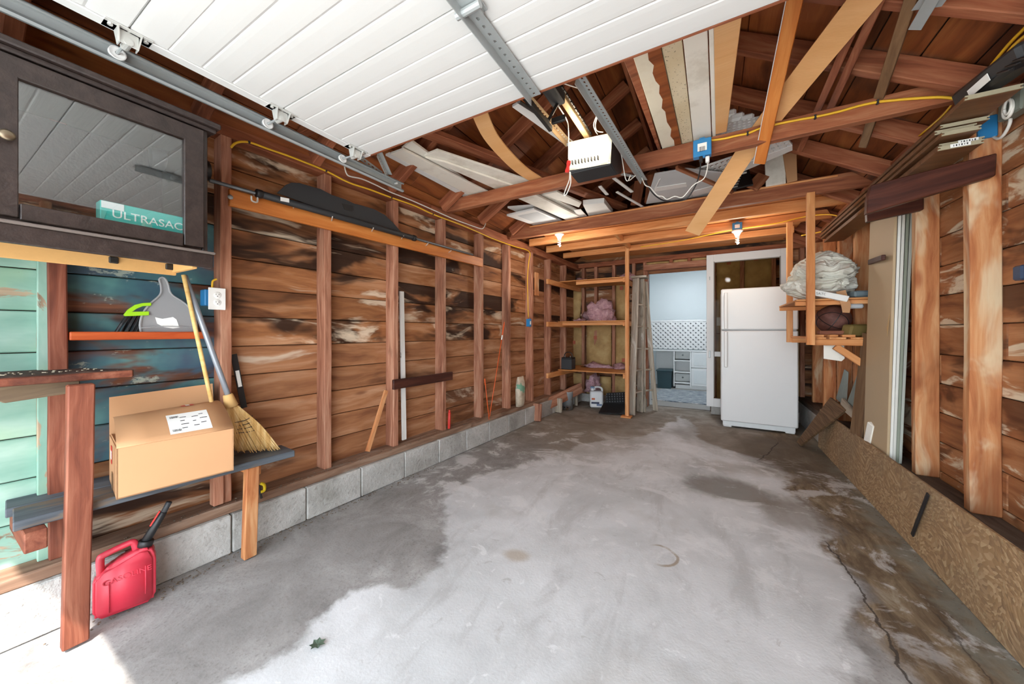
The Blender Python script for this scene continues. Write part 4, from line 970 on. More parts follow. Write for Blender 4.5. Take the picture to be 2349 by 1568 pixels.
# cement bag on the foundation
def bag(name, lab, base, ex_, w, dpt, h, m, cat):
    t = thing(name, lab, cat, base); bm = bmesh.new(); n, k = 14, 9; rows = []
    for j in range(k+1):
        f = j/k; row = []; sx = 1-.25*max(0, f-.75)*4*.5; sy = (1-.75*max(0, (f-.7)/.3)**1.5)*(1-.3*max(0, .15-f)/.15)
        for i in range(n):
            a = 2*PI*i/n; c_, s_ = math.cos(a), math.sin(a)
            x = w/2*sx*(abs(c_)**.6)*(1 if c_ > 0 else -1); y = dpt/2*sy*(abs(s_)**.7)*(1 if s_ > 0 else -1)
            q = Vector((x, y, h*f)); q += mnoise.noise_vector(q*14)*.008
            row.append(bm.verts.new(q))
        rows.append(row)
    for A, B in zip(rows, rows[1:]):
        for i in range(n): bm.faces.new((A[i], A[(i+1) % n], B[(i+1) % n], B[i]))
    bm.faces.new(rows[0]); bm.faces.new(rows[-1])
    for v in bm.verts: v.co.z = max(v.co.z, 0.0)
    M = frame(base, ex_, (0, 0, 1)); obj('sack', tomesh(bm, name, True), m, M, t); return t, M
g = G('paper_sack'); o_ = g.obj(); n_ = g.noise(o_, 9, 5, .6); c_ = g.ramp(n_, [(.3, 'a38f78'), (.6, 'd3c5b0')]); c_ = g.mix(g.math('MULTIPLY', g.sm(g.noise(g.map(o_, (1, 1, 1), (4, 4, 4)), 10, 2), .58, .62), .8), c_, '4f9c82')
m_sack = g.done(c_, .8, 0, n_, .3, .01)
bb, Mb_ = bag('cement_bag', 'half-empty printed paper cement bag standing on the left foundation ledge', lp(3.86, .135, .253), (KL, 1, 0), .15, .085, .37, m_sack, 'bag')
# ---------------------------------------------------------------- shelf rack in the back left corner
YS = 5.0
rk = thing('shelf_rack', 'three-tier orange fir shelf rack built into the back left corner', 'shelf', (-1.5, 5.3, 0))
m_ply = wood('orange_plywood', 'b8763f', 'c98a50', 'd69d66', None, None, .6, knots=False, var=.03)
board('post', (-1.025, YS, .003), (-1.025, YS, 2.375), .05, .045, m_fir, rk, (0, 1, 0), .003)
box('post_foot', (-1.03, YS-.02, .012), (.14, .12, .02), m_fir, rk)
XW = xl(YS, .10)
for z_, tag_, sag in ((1.945, 'top', .0), (1.335, 'mid', .0), (.60, 'low', .0)):
    box('shelf_board', ((XW-1.05)/2, YS+.40, z_), (-1.05-XW-.01, .80, .014), m_ply, rk, ch=.001)
    board('cleat', lp(YS-.42, .14, z_-.045), lp(YS+.80, .14, z_-.045), .07, .035, m_fir, rk, NL, .002)
    if z_ > 1: board('front_rail', (XW+.28 if z_ > 1.5 else XW+.02, YS+.06, z_-.032), (-1.08, YS+.06, z_-.032), .048, .03, m_fir, rk, (0, 1, 0), .002)
    board('side_cleat', (-1.07, YS-.0, z_-.04), (-1.07, YS+.80, z_-.04), .06, .03, m_fir, rk, (1, 0, 0), .002)
# kraft-faced insulation batts between the back wall studs
g = G('kraft_paper'); o_ = g.vadd(g.obj(), g.comb(g.math('MULTIPLY', g.rnd(), 9.0), 0.0, 0.0)); n_ = g.noise(o_, 5, 5, .6)
c_ = g.ramp(n_, [(.3, '98784a'), (.5, 'b5945f'), (.7, 'c7aa76')]); c_ = g.mix(g.math('MULTIPLY', g.sm(g.noise(o_, 1.6, 2), .55, .65), .35), c_, '876a40')
m_kraft = g.done(c_, .75, 0, n_, .4, .012)
m_stamp = plain('red_print', 'b4634a', .8)
def batt(x0, x1, z0, z1, skew=0.0, stamp=None, yy=5.875, bow=.03):
    bm = bmesh.new(); nx, nz = 6, 10; R = []; sd = random.random()*30
    for j in range(nz+1):
        f = j/nz; row = []
        for i in range(nx+1):
            a = i/nx; x = x0+(x1-x0)*a+skew*(1-f); z_ = z0+(z1-z0)*f
            y = yy-bow*math.sin(PI*a)*(.6+.4*math.sin(PI*f))-.018*mnoise.noise(Vector((x*7, z_*5, sd)))
            row.append(bm.verts.new((x, y, z_)))
        R.append(row)
    for j in range(nz):
        for i in range(nx): bm.faces.new((R[j][i], R[j][i+1], R[j+1][i+1], R[j+1][i]))
    r = bmesh.ops.extrude_face_region(bm, geom=bm.faces[:])
    for v in r['geom']:
        if isinstance(v, bmesh.types.BMVert): v.co.y += .012
    c = Vector(((x0+x1)/2, yy, (z0+z1)/2))
    for v in bm.verts: v.co -= c
    b_ = obj('insulation_batt', tomesh(bm, 'insulation_batt', True), m_kraft, Matrix.Translation(c), wb)
    if stamp:
        sx, sz = stamp; box('stamp', (x0+(x1-x0)*sx+skew*(1-sz), yy-bow-.02, z0+(z1-z0)*sz), (.05, .004, .06), m_stamp, b_, ch=0)
def bx_(u): return ony(u, 761, 5.87).x
for u0, u1, v0, v1, sk, st in ((1303, 1336, 655, 733, -.05, None), (1302, 1336, 748, 840, 0, (.5, .6)), (1345, 1402, 745, 842, 0, (.4, .7)), (1412, 1442, 648, 735, 0, (.5, .85)), (1412, 1445, 745, 845, 0, (.6, .2)), (1345, 1402, 862, 905, 0, None), (1405, 1445, 862, 915, 0, None), (1300, 1338, 855, 880, 0, None)):
    z1 = ony((u0+u1)/2, v0, 5.87).z; z0 = ony((u0+u1)/2, v1, 5.87).z
    batt(bx_(u0), bx_(u1), z0, z1, sk, st)
batt(-.93, -.57, DZ+.10, 2.275); batt(-.52, -.32, DZ+.10, 2.275); batt(-.27, .0, DZ+.10, 2.275)
batt(.05, .35, .15, 1.15); batt(.05, .35, 1.16, 2.275, 0, (.5, .9)); batt(.39, .71, .15, 1.4); batt(.39, .71, 1.41, 2.275, 0, (.4, .9)); batt(.74, 1.0, .15, 1.6)
batt(.0, .3, 0.0, .12, 0, None, 5.84, .01)
# pink insulation tufts
g = G('pink_fibreglass'); o_ = g.obj(); n_ = g.noise(o_, 22, 5, .7); m_pink = g.done(g.ramp(n_, [(.3, 'a87d86'), (.55, 'cfa6ae'), (.75, 'e3c4c8')]), .95, 0, n_, 1.0, .03)
def tuft(lab, c, r, seed, amp=.55, sub=4):
    bm = bmesh.new(); bmesh.ops.create_icosphere(bm, subdivisions=sub, radius=1.0)
    for v in bm.verts:
        n = v.co.normalized(); f = 1+amp*mnoise.fractal(n*1.7+Vector((seed, 0, 0)), 1.0, 2.0, 4)+.10*mnoise.noise(n*9+Vector((seed, 3, 1)))
        v.co = Vector((n.x*r[0]*f, n.y*r[1]*f, max(n.z*r[2]*f, 0)))
    o = obj('insulation_tuft', tomesh(bm, 'insulation_tuft', True), m_pink, Matrix.Translation(c)); return tag(o, lab, 'insulation', 'pink insulation tufts')
tuft('large heap of pink fibreglass insulation on the middle rack shelf', (-1.56, 5.5, 1.343), (.26, .14, .28), 3.2)
tuft('loose pink insulation at the left end of the middle rack shelf', (-1.84, 5.4, 1.343), (.10, .10, .05), 6.1, .8, 3)
tuft('flat pink insulation scraps on the lowest rack shelf behind the battery', (-1.62, 5.62, .608), (.24, .10, .06), 1.4, .8, 3)
tuft('pink insulation scraps at the right end of the lowest rack shelf', (-1.22, 5.6, .608), (.16, .12, .07), 8.8, .8, 3)
tuft('small pink tuft on the left of the top rack shelf', (-1.88, 5.55, 1.953), (.10, .08, .10), 4.4, .6, 3)
tuft('pink insulation bulging on top of the rack beside the ladder', (-1.14, 5.6, 1.953), (.15, .12, .14), 5.5, .5, 3)
tuft('pink insulation fallen on the boards below the lowest rack shelf', (-1.72, 5.66, .20), (.15, .10, .26), 2.6, .6, 3)
# battery
p = onl(1280, 846, .2); bt = thing('car_battery', 'dark car battery with a carry strap on the lowest rack shelf', 'battery', (-1.93, 5.12, .608))
box('case', (-1.93, 5.12, .69), (.17, .17, .16), m_charcoal, bt, ch=.006); box('lid', (-1.93, 5.12, .78), (.165, .165, .022), m_black, bt, ch=.004)
for s in (-1, 1): cyl('terminal', (-1.93+s*.045, 5.09, .79), (-1.93+s*.045, 5.09, .815), .010, plain('lead_grey', '7d7b76', .5, .6), bt, 10)
tube('strap', [(-2.0, 5.12, .79), (-1.98, 5.12, .85), (-1.93, 5.12, .87), (-1.88, 5.12, .85), (-1.86, 5.12, .79)], .007, m_black, bt, 7)
# things on the floor under the rack
jg = thing('plastic_jug', 'white plastic jug with a handle on the floor under the rack', 'jug', onz(1368, 938, 0))
q = onz(1368, 934, 0); Mj = Matrix.Translation((q.x, q.y, .003)) @ Matrix.Rotation(.35, 4, 'Z')
m_jug = plain('white_jug_plastic', 'dfe1e2', .4)
bm = bmesh.new(); bm_box(bm, 0, 0, .13, .20, .13, .26, .02); bm_tube(bm, [(-.06, 0, .26), (-.06, 0, .30)], .03, 12)
o_ = obj('jug_body', tomesh(bm, 'jug_body'), m_jug, Mj, jg)
bv = o_.modifiers.new('round', 'BEVEL'); bv.width = .012; bv.segments = 2
tube('grip', [Mj @ Vector(v) for v in ((-.03, 0, .27), (-.02, 0, .315), (.05, 0, .315), (.085, 0, .29), (.085, 0, .24))], .016, m_jug, jg, 8)
obj('cap', boxme('cap', .065, .065, .03, .01), plain('blue_cap', '7d97b3', .4), Mj @ Matrix.Translation((-.06, 0, .31)), jg)
for x, z_, c_, w_, h_ in ((-.05, .14, 'c25c2a', .05, .03), (-.02, .08, '333a55', .12, .03), (.04, .05, '6a7a99', .08, .03)):
    obj('print', boxme('print', w_, .001, h_, 0), plain('jug_print_'+c_, c_, .5), Mj @ Matrix.Translation((x, -.0655, z_)), jg)
tr_ = thing('mesh_tray', 'black perforated plastic tray tipped on the floor beside the rack post', 'tray', onz(1405, 945, 0))
q0 = [onz(1360, 944, .02), onz(1438, 938, .03)]
a0 = Vector((-1.42, 4.98, .012)); a1 = Vector((-1.06, 5.08, .012))
quadboard('base', [a0, a1, a1+Vector((.0, .28, .10)), a0+Vector((.0, .28, .10))], .012, m_black, tr_, .002)
quadboard('back_panel', [a0+Vector((.02, .28, .10)), a1+Vector((0, .28, .10)), a1+Vector((.0, .24, .30)), a0+Vector((.05, .24, .26))], .012, m_black, tr_, .002)
bm = bmesh.new()
for i in range(9):
    for j in range(4):
        c = (a0+Vector((.06, .255, .13))).lerp(a1+Vector((-.02, .255, .15)), i/8)+Vector((0, -.010*j, .038*j)); bm_box(bm, c.x, c.y-.008, c.z, .016, .006, .02, .002)
tag(obj('mesh_pattern', tomesh(bm, 'mesh_pattern'), plain('tray_mesh_grey', '47494d', .5), Matrix(), tr_), kind='stuff')
q = onz(1302, 938, 0)
cn = thing('metal_can', 'rusty galvanised vent can with holes standing under the rack', 'can', (q.x, q.y, 0)); Mc = Matrix.Translation((q.x, q.y, .002))
g = G('rusty_zinc'); o_ = g.obj(); m_rz = g.done(g.mix(g.sm(g.noise(o_, 7, 5), .52, .66), 'a3a8aa', '8d6a4e'), .5, .2)
lathe('shell', [(0, .004), (.078, .004), (.08, 0), (.08, .26), (.084, .265), (.08, .27), (.076, .27), (.074, .255), (0, .25)], m_rz, Mc, cn, 22)
for a in (-2.3, -1.8, -1.2): lathe('hole', [(0, .001), (.011, .001), (.011, 0)], m_black, Mc @ Matrix.Rotation(a, 4, 'Z') @ Matrix.Translation((.0805, 0, .04)) @ Matrix.Rotation(PI/2, 4, 'Y'), cn, 10)
o_ = board('floor_plank', onz(1213, 945, .09)+Vector((.02, .05, .0)), (-1.80, 5.35, .30), .16, .03, m_stud, None, (.5, -.8, .0), .004, .003); tag(o_, 'long brown plank on edge slanting from the foundation to under the rack', 'plank')
o_ = board('wood_offcut', onz(1230, 966, 0)+Vector((0, 0, .005)), onz(1230, 966, 0)+Vector((0, .03, .23)), .13, .04, m_stud, None, (.2, -1, 0), .006); tag(o_, 'upright dark wood offcut at the end of the block foundation', 'offcut')
q = onz(1280, 946, 0); o_ = board('weathered_block', q+Vector((0, 0, .004)), q+Vector((0, .02, .21)), .12, .05, wood('grey_weathered_wood', '8f8474', 'ab9f8d', 'c9c0b0', ('6d5f4e', .55, .65, 2, .6), None, .85, knots=False), None, (-.3, -1, 0), .006); tag(o_, 'pale weathered wood block standing beside the metal can', 'block')
q = onz(1322, 930, 0); o_ = board('wood_stake', q+Vector((0, 0, .003)), q+Vector((0, .02, .30)), .045, .03, wood('grey_weathered_wood', '8f8474', 'ab9f8d', 'c9c0b0'), None, (0, -1, 0), .003); tag(o_, 'narrow grey stake standing right of the metal can', 'stake')
# ---------------------------------------------------------------- old wooden stepladder folded by the doorway
ld = thing('step_ladder', 'weathered paint-splashed wooden stepladder folded beside the doorway', 'ladder', (-.95, 5.4, 0))
m_lad = wood('paint_splashed_ladder', '948a7c', 'b3a999', 'cac2b4', ('5d5446', .56, .66, 2, .6), ('d8d4ca', .60, .66, 3, .8), .8)
def rail_(b, t, w=.10, th=.03, up=(-.5, -.8, 0)): board('rail', b, t, w, th, m_lad, ld, up, .003)
F = [((-.995, 5.16, .004), (-.955, 5.26, 1.95)), ((-.93, 5.42, .004), (-.90, 5.36, 1.95))]
for b, t in F: rail_(b, t)
Rr = [((-.885, 5.46, .004), (-.885, 5.40, 1.92)), ((-.74, 5.62, .004), (-.865, 5.46, 1.92))]
for b, t in Rr: rail_(b, t, .07)
for i in range(1, 6):
    f = i/6.2
    a = Vector(F[0][0]).lerp(Vector(F[0][1]), f); b = Vector(F[1][0]).lerp(Vector(F[1][1]), f); board('step', a, b, .09, .022, m_lad, ld, (0, 0, 1), .002)
    a = Vector(Rr[0][0]).lerp(Vector(Rr[0][1]), f); b = Vector(Rr[1][0]).lerp(Vector(Rr[1][1]), f); cyl('rear_rung', a, b, .014, m_lad, ld, 8)
prism('top_cap', [(-.10, -.13), (.11, -.10), (.11, .10), (-.08, .13)], .03, m_lad, Matrix.Translation((-.92, 5.34, 1.955)), ld, .003)
# ---------------------------------------------------------------- screen door leaning behind the refrigerator
sd = thing('screen_door', 'white framed screen door standing against the back wall behind the refrigerator', 'door', (.4, 5.8, .11))
SY = 5.79; x0, x1, z0, z1 = -.075, .872, .112, 2.285
for x in (x0+.045, x1-.045): board('stile', (x, SY, z0), (x, SY, z1), .09, .03, m_white, sd, (0, -1, 0), .003)
for z_, h in ((z1-.055, .11), (z0+.06, .12), (.865, .07)): board('cross_rail', (x0+.09, SY, z_), (x1-.09, SY, z_), h, .03, m_white, sd, (0, -1, 0), .003)
m_screen = pane_mat('screen_mesh', 'dedad2', .012, '777777')
box('screen', ((x0+x1)/2, SY+.004, (z0+z1)/2), (x1-x0-.18, .001, z1-z0-.2), m_screen, sd, ch=0)
for xx in (x0+.095, x1-.095): box('screen_bead', (xx, SY-.012, (z0+z1)/2+.02), (.012, .008, z1-z0-.24), plain('grey_bead', '8a8780', .6), sd, ch=.001)
box('screen_bead', ((x0+x1)/2, SY-.012, z1-.115), (x1-x0-.2, .008, .012), plain('grey_bead', '8a8780', .6), sd, ch=.001)
box('latch', (x0+.04, SY-.02, .86), (.02, .012, .10), m_galv, sd); box('hinge', (x1-.004, SY-.02, 1.98), (.014, .02, .10), m_offwhite, sd)
box('eye_hook', (x0+.04, SY-.018, 1.95), (.01, .01, .05), m_galv, sd)
sw = thing('light_switch', 'white light switch plate on a stud behind the screen door', 'switch', ony(1651, 737, 5.835)); q = ony(1651, 737, 5.835)
box('plate', q, (.075, .008, .12), m_white, sw); box('toggle', q-Vector((0, .008, 0)), (.012, .012, .026), m_white, sw)
# ---------------------------------------------------------------- refrigerator
FX0, FX1, FY = .092, .852, 5.085
rf = thing('refrigerator', 'white top-freezer refrigerator with long left-hand handles', 'refrigerator', ((FX0+FX1)/2, FY+.35, 0))
m_fr = plain('fridge_white', 'e6e8e7', .35, 0, .02, 3, bs=.03)
box('cabinet', ((FX0+FX1)/2, FY+.37, .885), (FX1-FX0-.01, .56, 1.64), m_fr, rf, ch=.01)
fd = box('freezer_door', ((FX0+FX1)/2, FY+.045, 1.459), (FX1-FX0, .085, .506), m_fr, rf, ch=.012)
ld_ = box('fridge_door', ((FX0+FX1)/2, FY+.045, .635), (FX1-FX0, .085, 1.12), m_fr, rf, ch=.012)
for par, za, zb in ((fd, 1.215, 1.665), (ld_, .745, 1.185)):
    h_ = box('handle', (FX0+.050, FY-.042, (za+zb)/2), (.034, .022, zb-za), m_fr, par, ch=.008)
    # standoffs join the bar to the door
    bm = bmesh.new()
    for z_ in (za+.04, zb-.04): bm_box(bm, FX0+.050, FY-.016, z_, .028, .036, .05, .004)
    obj('handle_mount', tomesh(bm, 'handle_mount'), m_fr, Matrix(), par)
lathe('badge', [(0, .003), (.018, .003), (.022, .001), (.022, 0)], plain('badge_grey', '7f8388', .35, .6), Matrix.Translation((FX1-.045, FY+.0015, 1.675)) @ Matrix.Rotation(PI/2, 4, 'X'), fd, 18)
box('hinge_plate', (FX1-.07, FY+.01, 1.2005), (.10, .03, .008), m_galv2, rf, ch=.002)
box('gasket', ((FX0+FX1)/2, FY+.06, 1.2005), (FX1-FX0-.03, .07, .008), plain('gasket_grey', 'a9abab', .6), rf, ch=0)
gr_ = box('kick_grille', ((FX0+FX1)/2+.0, FY+.06, .045), (FX1-FX0-.04, .04, .06), m_fr, rf, ch=.004)
for s in (-1, 1): box('foot', ((FX0+FX1)/2+s*.31, FY+.07, .012), (.09, .07, .024), m_fr, rf, ch=.006)
# ---------------------------------------------------------------- right side: curb board, things behind it
def osb_mat():
    g = G('oriented_strand_board'); o = g.obj(); r = g.vadd(o, g.vmul(g.noise(o, 2.2, 2, .5, 0, True), (.5, .5, .5)))
    v = g.voro(g.map(r, (38, 85, 85)), 1.0, 'F1', 'Color'); d = g.voro(g.map(r, (38, 85, 85)), 1.0)
    h = g._sep(v)[0]; c = g.ramp(h, [(.1, '8a6c4d'), (.4, '987853'), (.75, 'a58562'), (.95, 'b59873')])
    n = g.noise(o, 1.3, 4); c = g.mix(g.math('MULTIPLY', g.sm(n, .45, .65), .35), c, '7a6a56')
    c = g.mix(g.math('MULTIPLY', g.sm(g.noise(g.map(r, (30, 12, 12)), 1.0, 2), .62, .68), .6), c, 'a8906c')
    return g.done(c, .8, 0, g.math('SUBTRACT', h, d), .35, .004)
m_osb = osb_mat()
ob = board('curb_board', (.962, .6, .196), (.962, 4.72, .190), .39, .014, m_osb, None, (-1, 0, .04), .002); tag(ob, 'long strand board leaning on edge along the right-hand curb', 'board')
bl = board('black_pry_strip', onx(2096, 1228, .945)+Vector((-.006, 0, 0)), onx(2129, 1132, .950), .022, .007, m_black, None, (-1, 0, 0), .002); tag(bl, 'black plastic strip leaning against the strand board on the right', 'strip')
# weathered brown panel resting on the end of the strand board
pn = quadboard('rough_sheet', [onz(1832, 1012, .012), onz(1846, 1018, .012), (.985, 4.42, .40), (1.0, 4.75, .46)], .02, wood('rough_brown_panel', '4d3a29', '6b5139', '86694b', None, None, .8, (2, 60, 60), .03, False), None, .002, (-1, 0, 1))
bpts = [Vector((.79, 4.76, .012)), Vector((.84, 4.52, .012)), Vector((.99, 4.00, .42)), Vector((.97, 4.42, .47))]
bpy.data.objects.remove(pn)
P4 = [onz(1832, 1012, .012), ony(1934, 938, 4.12), ony(1905, 911, 4.42)]
# plane through three points; fourth corner completes the parallelogram
q0 = onz(1832, 1014, .012); q1 = onz(1834, 1021, .012); top0 = ony(1902, 910, 4.35); top1 = ony(1938, 939, 4.0)
pn = quadboard('rough_sheet', [top1, top0, q0, q1], .018, wood('rough_brown_panel', '4d3a29', '6b5139', '86694b', None, None, .8, (2, 60, 60), .03, False), None, .002, (1, .2, -1)); tag(pn, 'rough brown wood panel slanting from the floor beside the refrigerator', 'panel')
# stack of tall laminate panels leaning against the right wall
ps_ = [('b08d67', 'tan-faced laminate panel, front of the upright stack on the right wall', 'tan_laminate', .0), ('e8e6dd', 'white-edged panel second in the upright stack on the right wall', 'white_laminate', .020), ('d8d6cc', 'pale panel third in the upright stack on the right wall', 'pale_laminate', .040), ('8e9484', 'green-grey panel fourth in the upright stack on the right wall', 'greygreen_laminate', .060), ('b9bdb2', 'light panel at the back of the upright stack on the right wall', 'light_laminate', .080)]
for col, lab, nm, off in ps_:
    zt = 2.02-.25*off/.08*.12
    o_ = quadboard('laminate_panel', [(.985+off*.75, 3.20+off*.12, .275), (.985+off*.75, 3.60, .275), (1.022+off, 3.60, zt), (1.022+off, 3.19+off*.25, zt)], .014, plain(nm, 'bda583' if off == 0 else col, .6, 0, .04, 4), None, .0015, (1, 0, 0)); tag(o_, lab, 'panel', 'upright laminate panels')
q = onx(2036, 745, 1.0); 
tp = prism('torn_paper', [(0, 0), (.03, .075), (.012, -.03), (0, -.075), (-.012, -.01)], .001, plain('torn_paper_tan', 'c9a878', .8), Matrix(((0, 0, -1, 1.0), (-1, 0, 0, q.y), (0, 1, 0, q.z), (0, 0, 0, 1)))); tag(tp, 'torn strip of tan paper hanging on the tan laminate panel', 'paper')
ht = board('wall_catch', onx(1995, 601, 1.01), onx(2027, 590, .985)+Vector((0, 0, .0)), .036, .02, m_darkwood, None, (-1, 0, 0), .003); tag(ht, 'small dark wooden turn-button holding the laminate panels', 'catch')
# leaning plank, grey boards and corrugated scraps behind the strand board
wp = board('leaning_plank', onx(1966, 1000, .975), onx(1996, 765, 1.03), .15, .022, wood('brown_grey_plank', '574231', '75593f', '8d7154', None, None, .8), None, (-1, -.2, 0), .003); tag(wp, 'brown weathered plank leaning between the fridge corner and the laminate panels', 'plank')
m_corr = plain('grey_corrugated', '868b85', .6, .2)
def corr(lab, P0, P1, w, up):
    P0 = Vector(P0); P1 = Vector(P1); L = (P1-P0).length; bm = bmesh.new(); n = 18; R = [[], []]
    for i in range(n+1):
        y = -w/2+w*i/n; z_ = .006*math.sin(i*PI/1.5)
        for k, x in enumerate((-L/2, L/2)): R[k].append(bm.verts.new((x, y*(1 if k == 0 else .35), z_)))
    for i in range(n): bm.faces.new((R[0][i], R[0][i+1], R[1][i+1], R[1][i]))
    r = bmesh.ops.extrude_face_region(bm, geom=bm.faces[:])
    for v in r['geom']:
        if isinstance(v, bmesh.types.BMVert): v.co.z += .002
    o = obj('corrugated_scrap', tomesh(bm, 'corrugated_scrap'), m_corr, frame((P0+P1)/2, P1-P0, up)); return tag(o, lab, 'scrap', 'corrugated scraps')
corr('grey corrugated scrap fanned out behind the strand board nearest the laminate panels', onx(1955, 938, 1.03), onx(1975, 855, 1.045), .20, (-1, -.1, 0))
corr('grey corrugated scrap leaning in the corner beside the refrigerator', onx(1930, 925, 1.03), onx(1942, 850, 1.045), .22, (-1, -.1, 0))
gb = quadboard('grey_board', [onx(1926, 935, .985), onx(1962, 966, .985), onx(1962, 945, .995), onx(1930, 912, .995)], .02, wood('grey_weathered_wood', '8f8474', 'ab9f8d', 'c9c0b0'), None, .003, (1, 0, 0)); tag(gb, 'short grey board standing behind the strand board near the refrigerator', 'board')
gb = board('pale_offcut', onx(1992, 1018, .985), onx(2002, 972, .99), .06, .03, m_offwhite, None, (-1, -.3, 0), .004); tag(gb, 'pale chipped offcut standing behind the strand board before the tan panel', 'offcut')
gb = board('black_lath', onx(1976, 1002, .99), onx(1992, 880, 1.04), .03, .012, m_darkwood, None, (-1, -.2, 0), .002); tag(gb, 'thin dark lath beside the brown leaning plank', 'lath')
# ---------------------------------------------------------------- hanging shelf at the right with drop cloth and ball
SYF = 3.70
hs = thing('hanging_shelf', 'two-level fir shelf hung from the tie beam to the right of the refrigerator', 'shelf', (.88, 4.1, 1.08))
board('hanger_post', (.685, SYF-.06, 1.075), (.685, SYF-.06, 2.30), .052, .04, m_fir, hs, (0, -1, 0), .003)
board('arm', (.70, SYF, 1.098), (1.06, SYF, 1.098), .05, .04, m_fir, hs, (0, -1, 0), .003)
board('brace', (.85, SYF+.01, 1.065), (1.05, SYF+.01, .90), .05, .035, m_fir, hs, (0, -1, 0), .003)
board('rear_arm', (.70, 4.50, 1.098), (1.06, 4.50, 1.098), .05, .04, m_fir, hs, (0, -1, 0), .003)
for i, x in enumerate((.74, .86, .985)): board('slat', (x, SYF-.02, 1.131), (x, 4.55, 1.131), .10, .014, m_fir, hs, (0, 0, 1), .002)
board('upper_arm', (.60, SYF+.02, 1.415), (1.06, SYF+.02, 1.415), .035, .03, m_fir, hs, (0, -1, 0), .003)
board('upper_arm', (.60, 4.50, 1.415), (1.06, 4.50, 1.415), .035, .03, m_fir, hs, (0, -1, 0), .003)
box('upper_shelf', (.83, 4.10, 1.440), (.46, .86, .014), m_ply, hs, ch=.001)
board('rear_post', (.685, 4.52, 1.075), (.685, 4.52, 2.30), .05, .04, m_fir, hs, (0, -1, 0), .003)
# drop cloth: rumpled heap
g = G('canvas_cloth'); o_ = g.obj(); n_ = g.noise(o_, 6, 4); m_canvas = g.done(g.ramp(n_, [(.3, 'c8c6b8'), (.6, 'dddbd0'), (.8, 'e8e6de')]), .9, 0, g.noise(o_, 160, 2), .1, .002)
bm = bmesh.new(); bmesh.ops.create_icosphere(bm, subdivisions=7, radius=1.0)
for v in bm.verts:
    n = v.co.normalized(); q = Vector((n.x*1.1, n.y*1.1, n.z*1.1))
    w_ = mnoise.noise_vector(q*1.6+Vector((3, 1, 7)))*.55
    p = q+w_
    big = mnoise.noise(q*1.4+Vector((9, 2, 4)))
    r1 = 1-abs(mnoise.noise(Vector((p.x*1.5, p.y*1.5, p.z*4.6+2))))*2          # long sagging folds
    r2 = 1-abs(mnoise.noise(Vector((p.x*3.4+5, p.y*3.4, p.z*8.5))))*2
    r3 = 1-abs(mnoise.noise(Vector((p.x*8, p.y*8, p.z*15+4))))*2
    f = 1+.20*big+.13*(r1**2 if r1 > 0 else 0)+.055*max(r2, 0)+.02*r3-.10
    zz = n.z
    ex_ = (1-abs(zz)**3.0)**.5 if abs(zz) < 1 else 0
    sq = ex_*(1-.34*max(0, zz))
    h = math.hypot(n.x, n.y) or 1e-6
    v.co = Vector((n.x/h*.225*f*sq, n.y/h*.30*f*sq, max(0, .40*(zz*.5+.5)**.95*(.9+.16*f))))
    if v.co.z < .17 and n.x < 0: v.co.x -= .05
    if v.co.x > .19: v.co.x = .19+.1*(v.co.x-.19)
dc = obj('drop_cloth', tomesh(bm, 'drop_cloth', True), m_canvas, Matrix.Translation((.835, 4.02, 1.452))); tag(dc, 'rumpled off-white canvas drop cloth heaped on the upper right shelf', 'cloth')
st_ = thing('flat_carton', 'long white lettered carton lying under the drop cloth edge', 'box', (.8, 3.75, 1.45))
c0_, c1_ = ony(1862, 670, 3.66), ony(1944, 686, 3.66)
board('carton', c0_, c1_, .05, .045, m_paper, st_, (0, 0, 1), .003)
cd_ = (c1_-c0_).normalized(); cu = Vector((0, -1, 0)).cross(cd_)
mid = c0_.lerp(c1_, .31)+Vector((0, -.0265, 0)); Mt = Matrix(((cd_.x, -cu.x, 0, mid.x), (cd_.y, -cu.y, -1, mid.y), (cd_.z, -cu.z, 0, mid.z), (0, 0, 0, 1)))
Mt = Matrix(((cd_.x, 0, 0, mid.x), (0, 0, -1, mid.y), (cd_.z, 1, 0, mid.z), (0, 0, 0, 1)))
text('lettering', 'SATORI', .028, plain('grey_lettering', '8a8a88', .7), Mt, st_)
fp = quadboard('torn_cardboard', [ony(1918, 668, 3.70), ony(1940, 664, 3.70), ony(1952, 700, 3.64), ony(1948, 720, 3.63), ony(1932, 718, 3.63), ony(1930, 700, 3.64)], .004, m_card, None, 0, (0, -1, 0)); tag(fp, 'torn tan cardboard flap hanging over the upper right shelf edge', 'cardboard')
pb = box('paint_packet', (1.0, 3.80, 1.478), (.10, .16, .05), plain('blue_grey_wrap', '6f7f86', .4), None, .2, .01); tag(pb, 'small blue-grey wrapped packet at the wall end of the upper right shelf', 'packet')
pb2 = box('foil_packet', ony(1960, 702, 3.69), (.10, .05, .035), plain('silver_wrap', 'b9bcc0', .35), None, .1, .012); tag(pb2, 'crumpled silver-white packet hanging below the upper right shelf', 'packet')
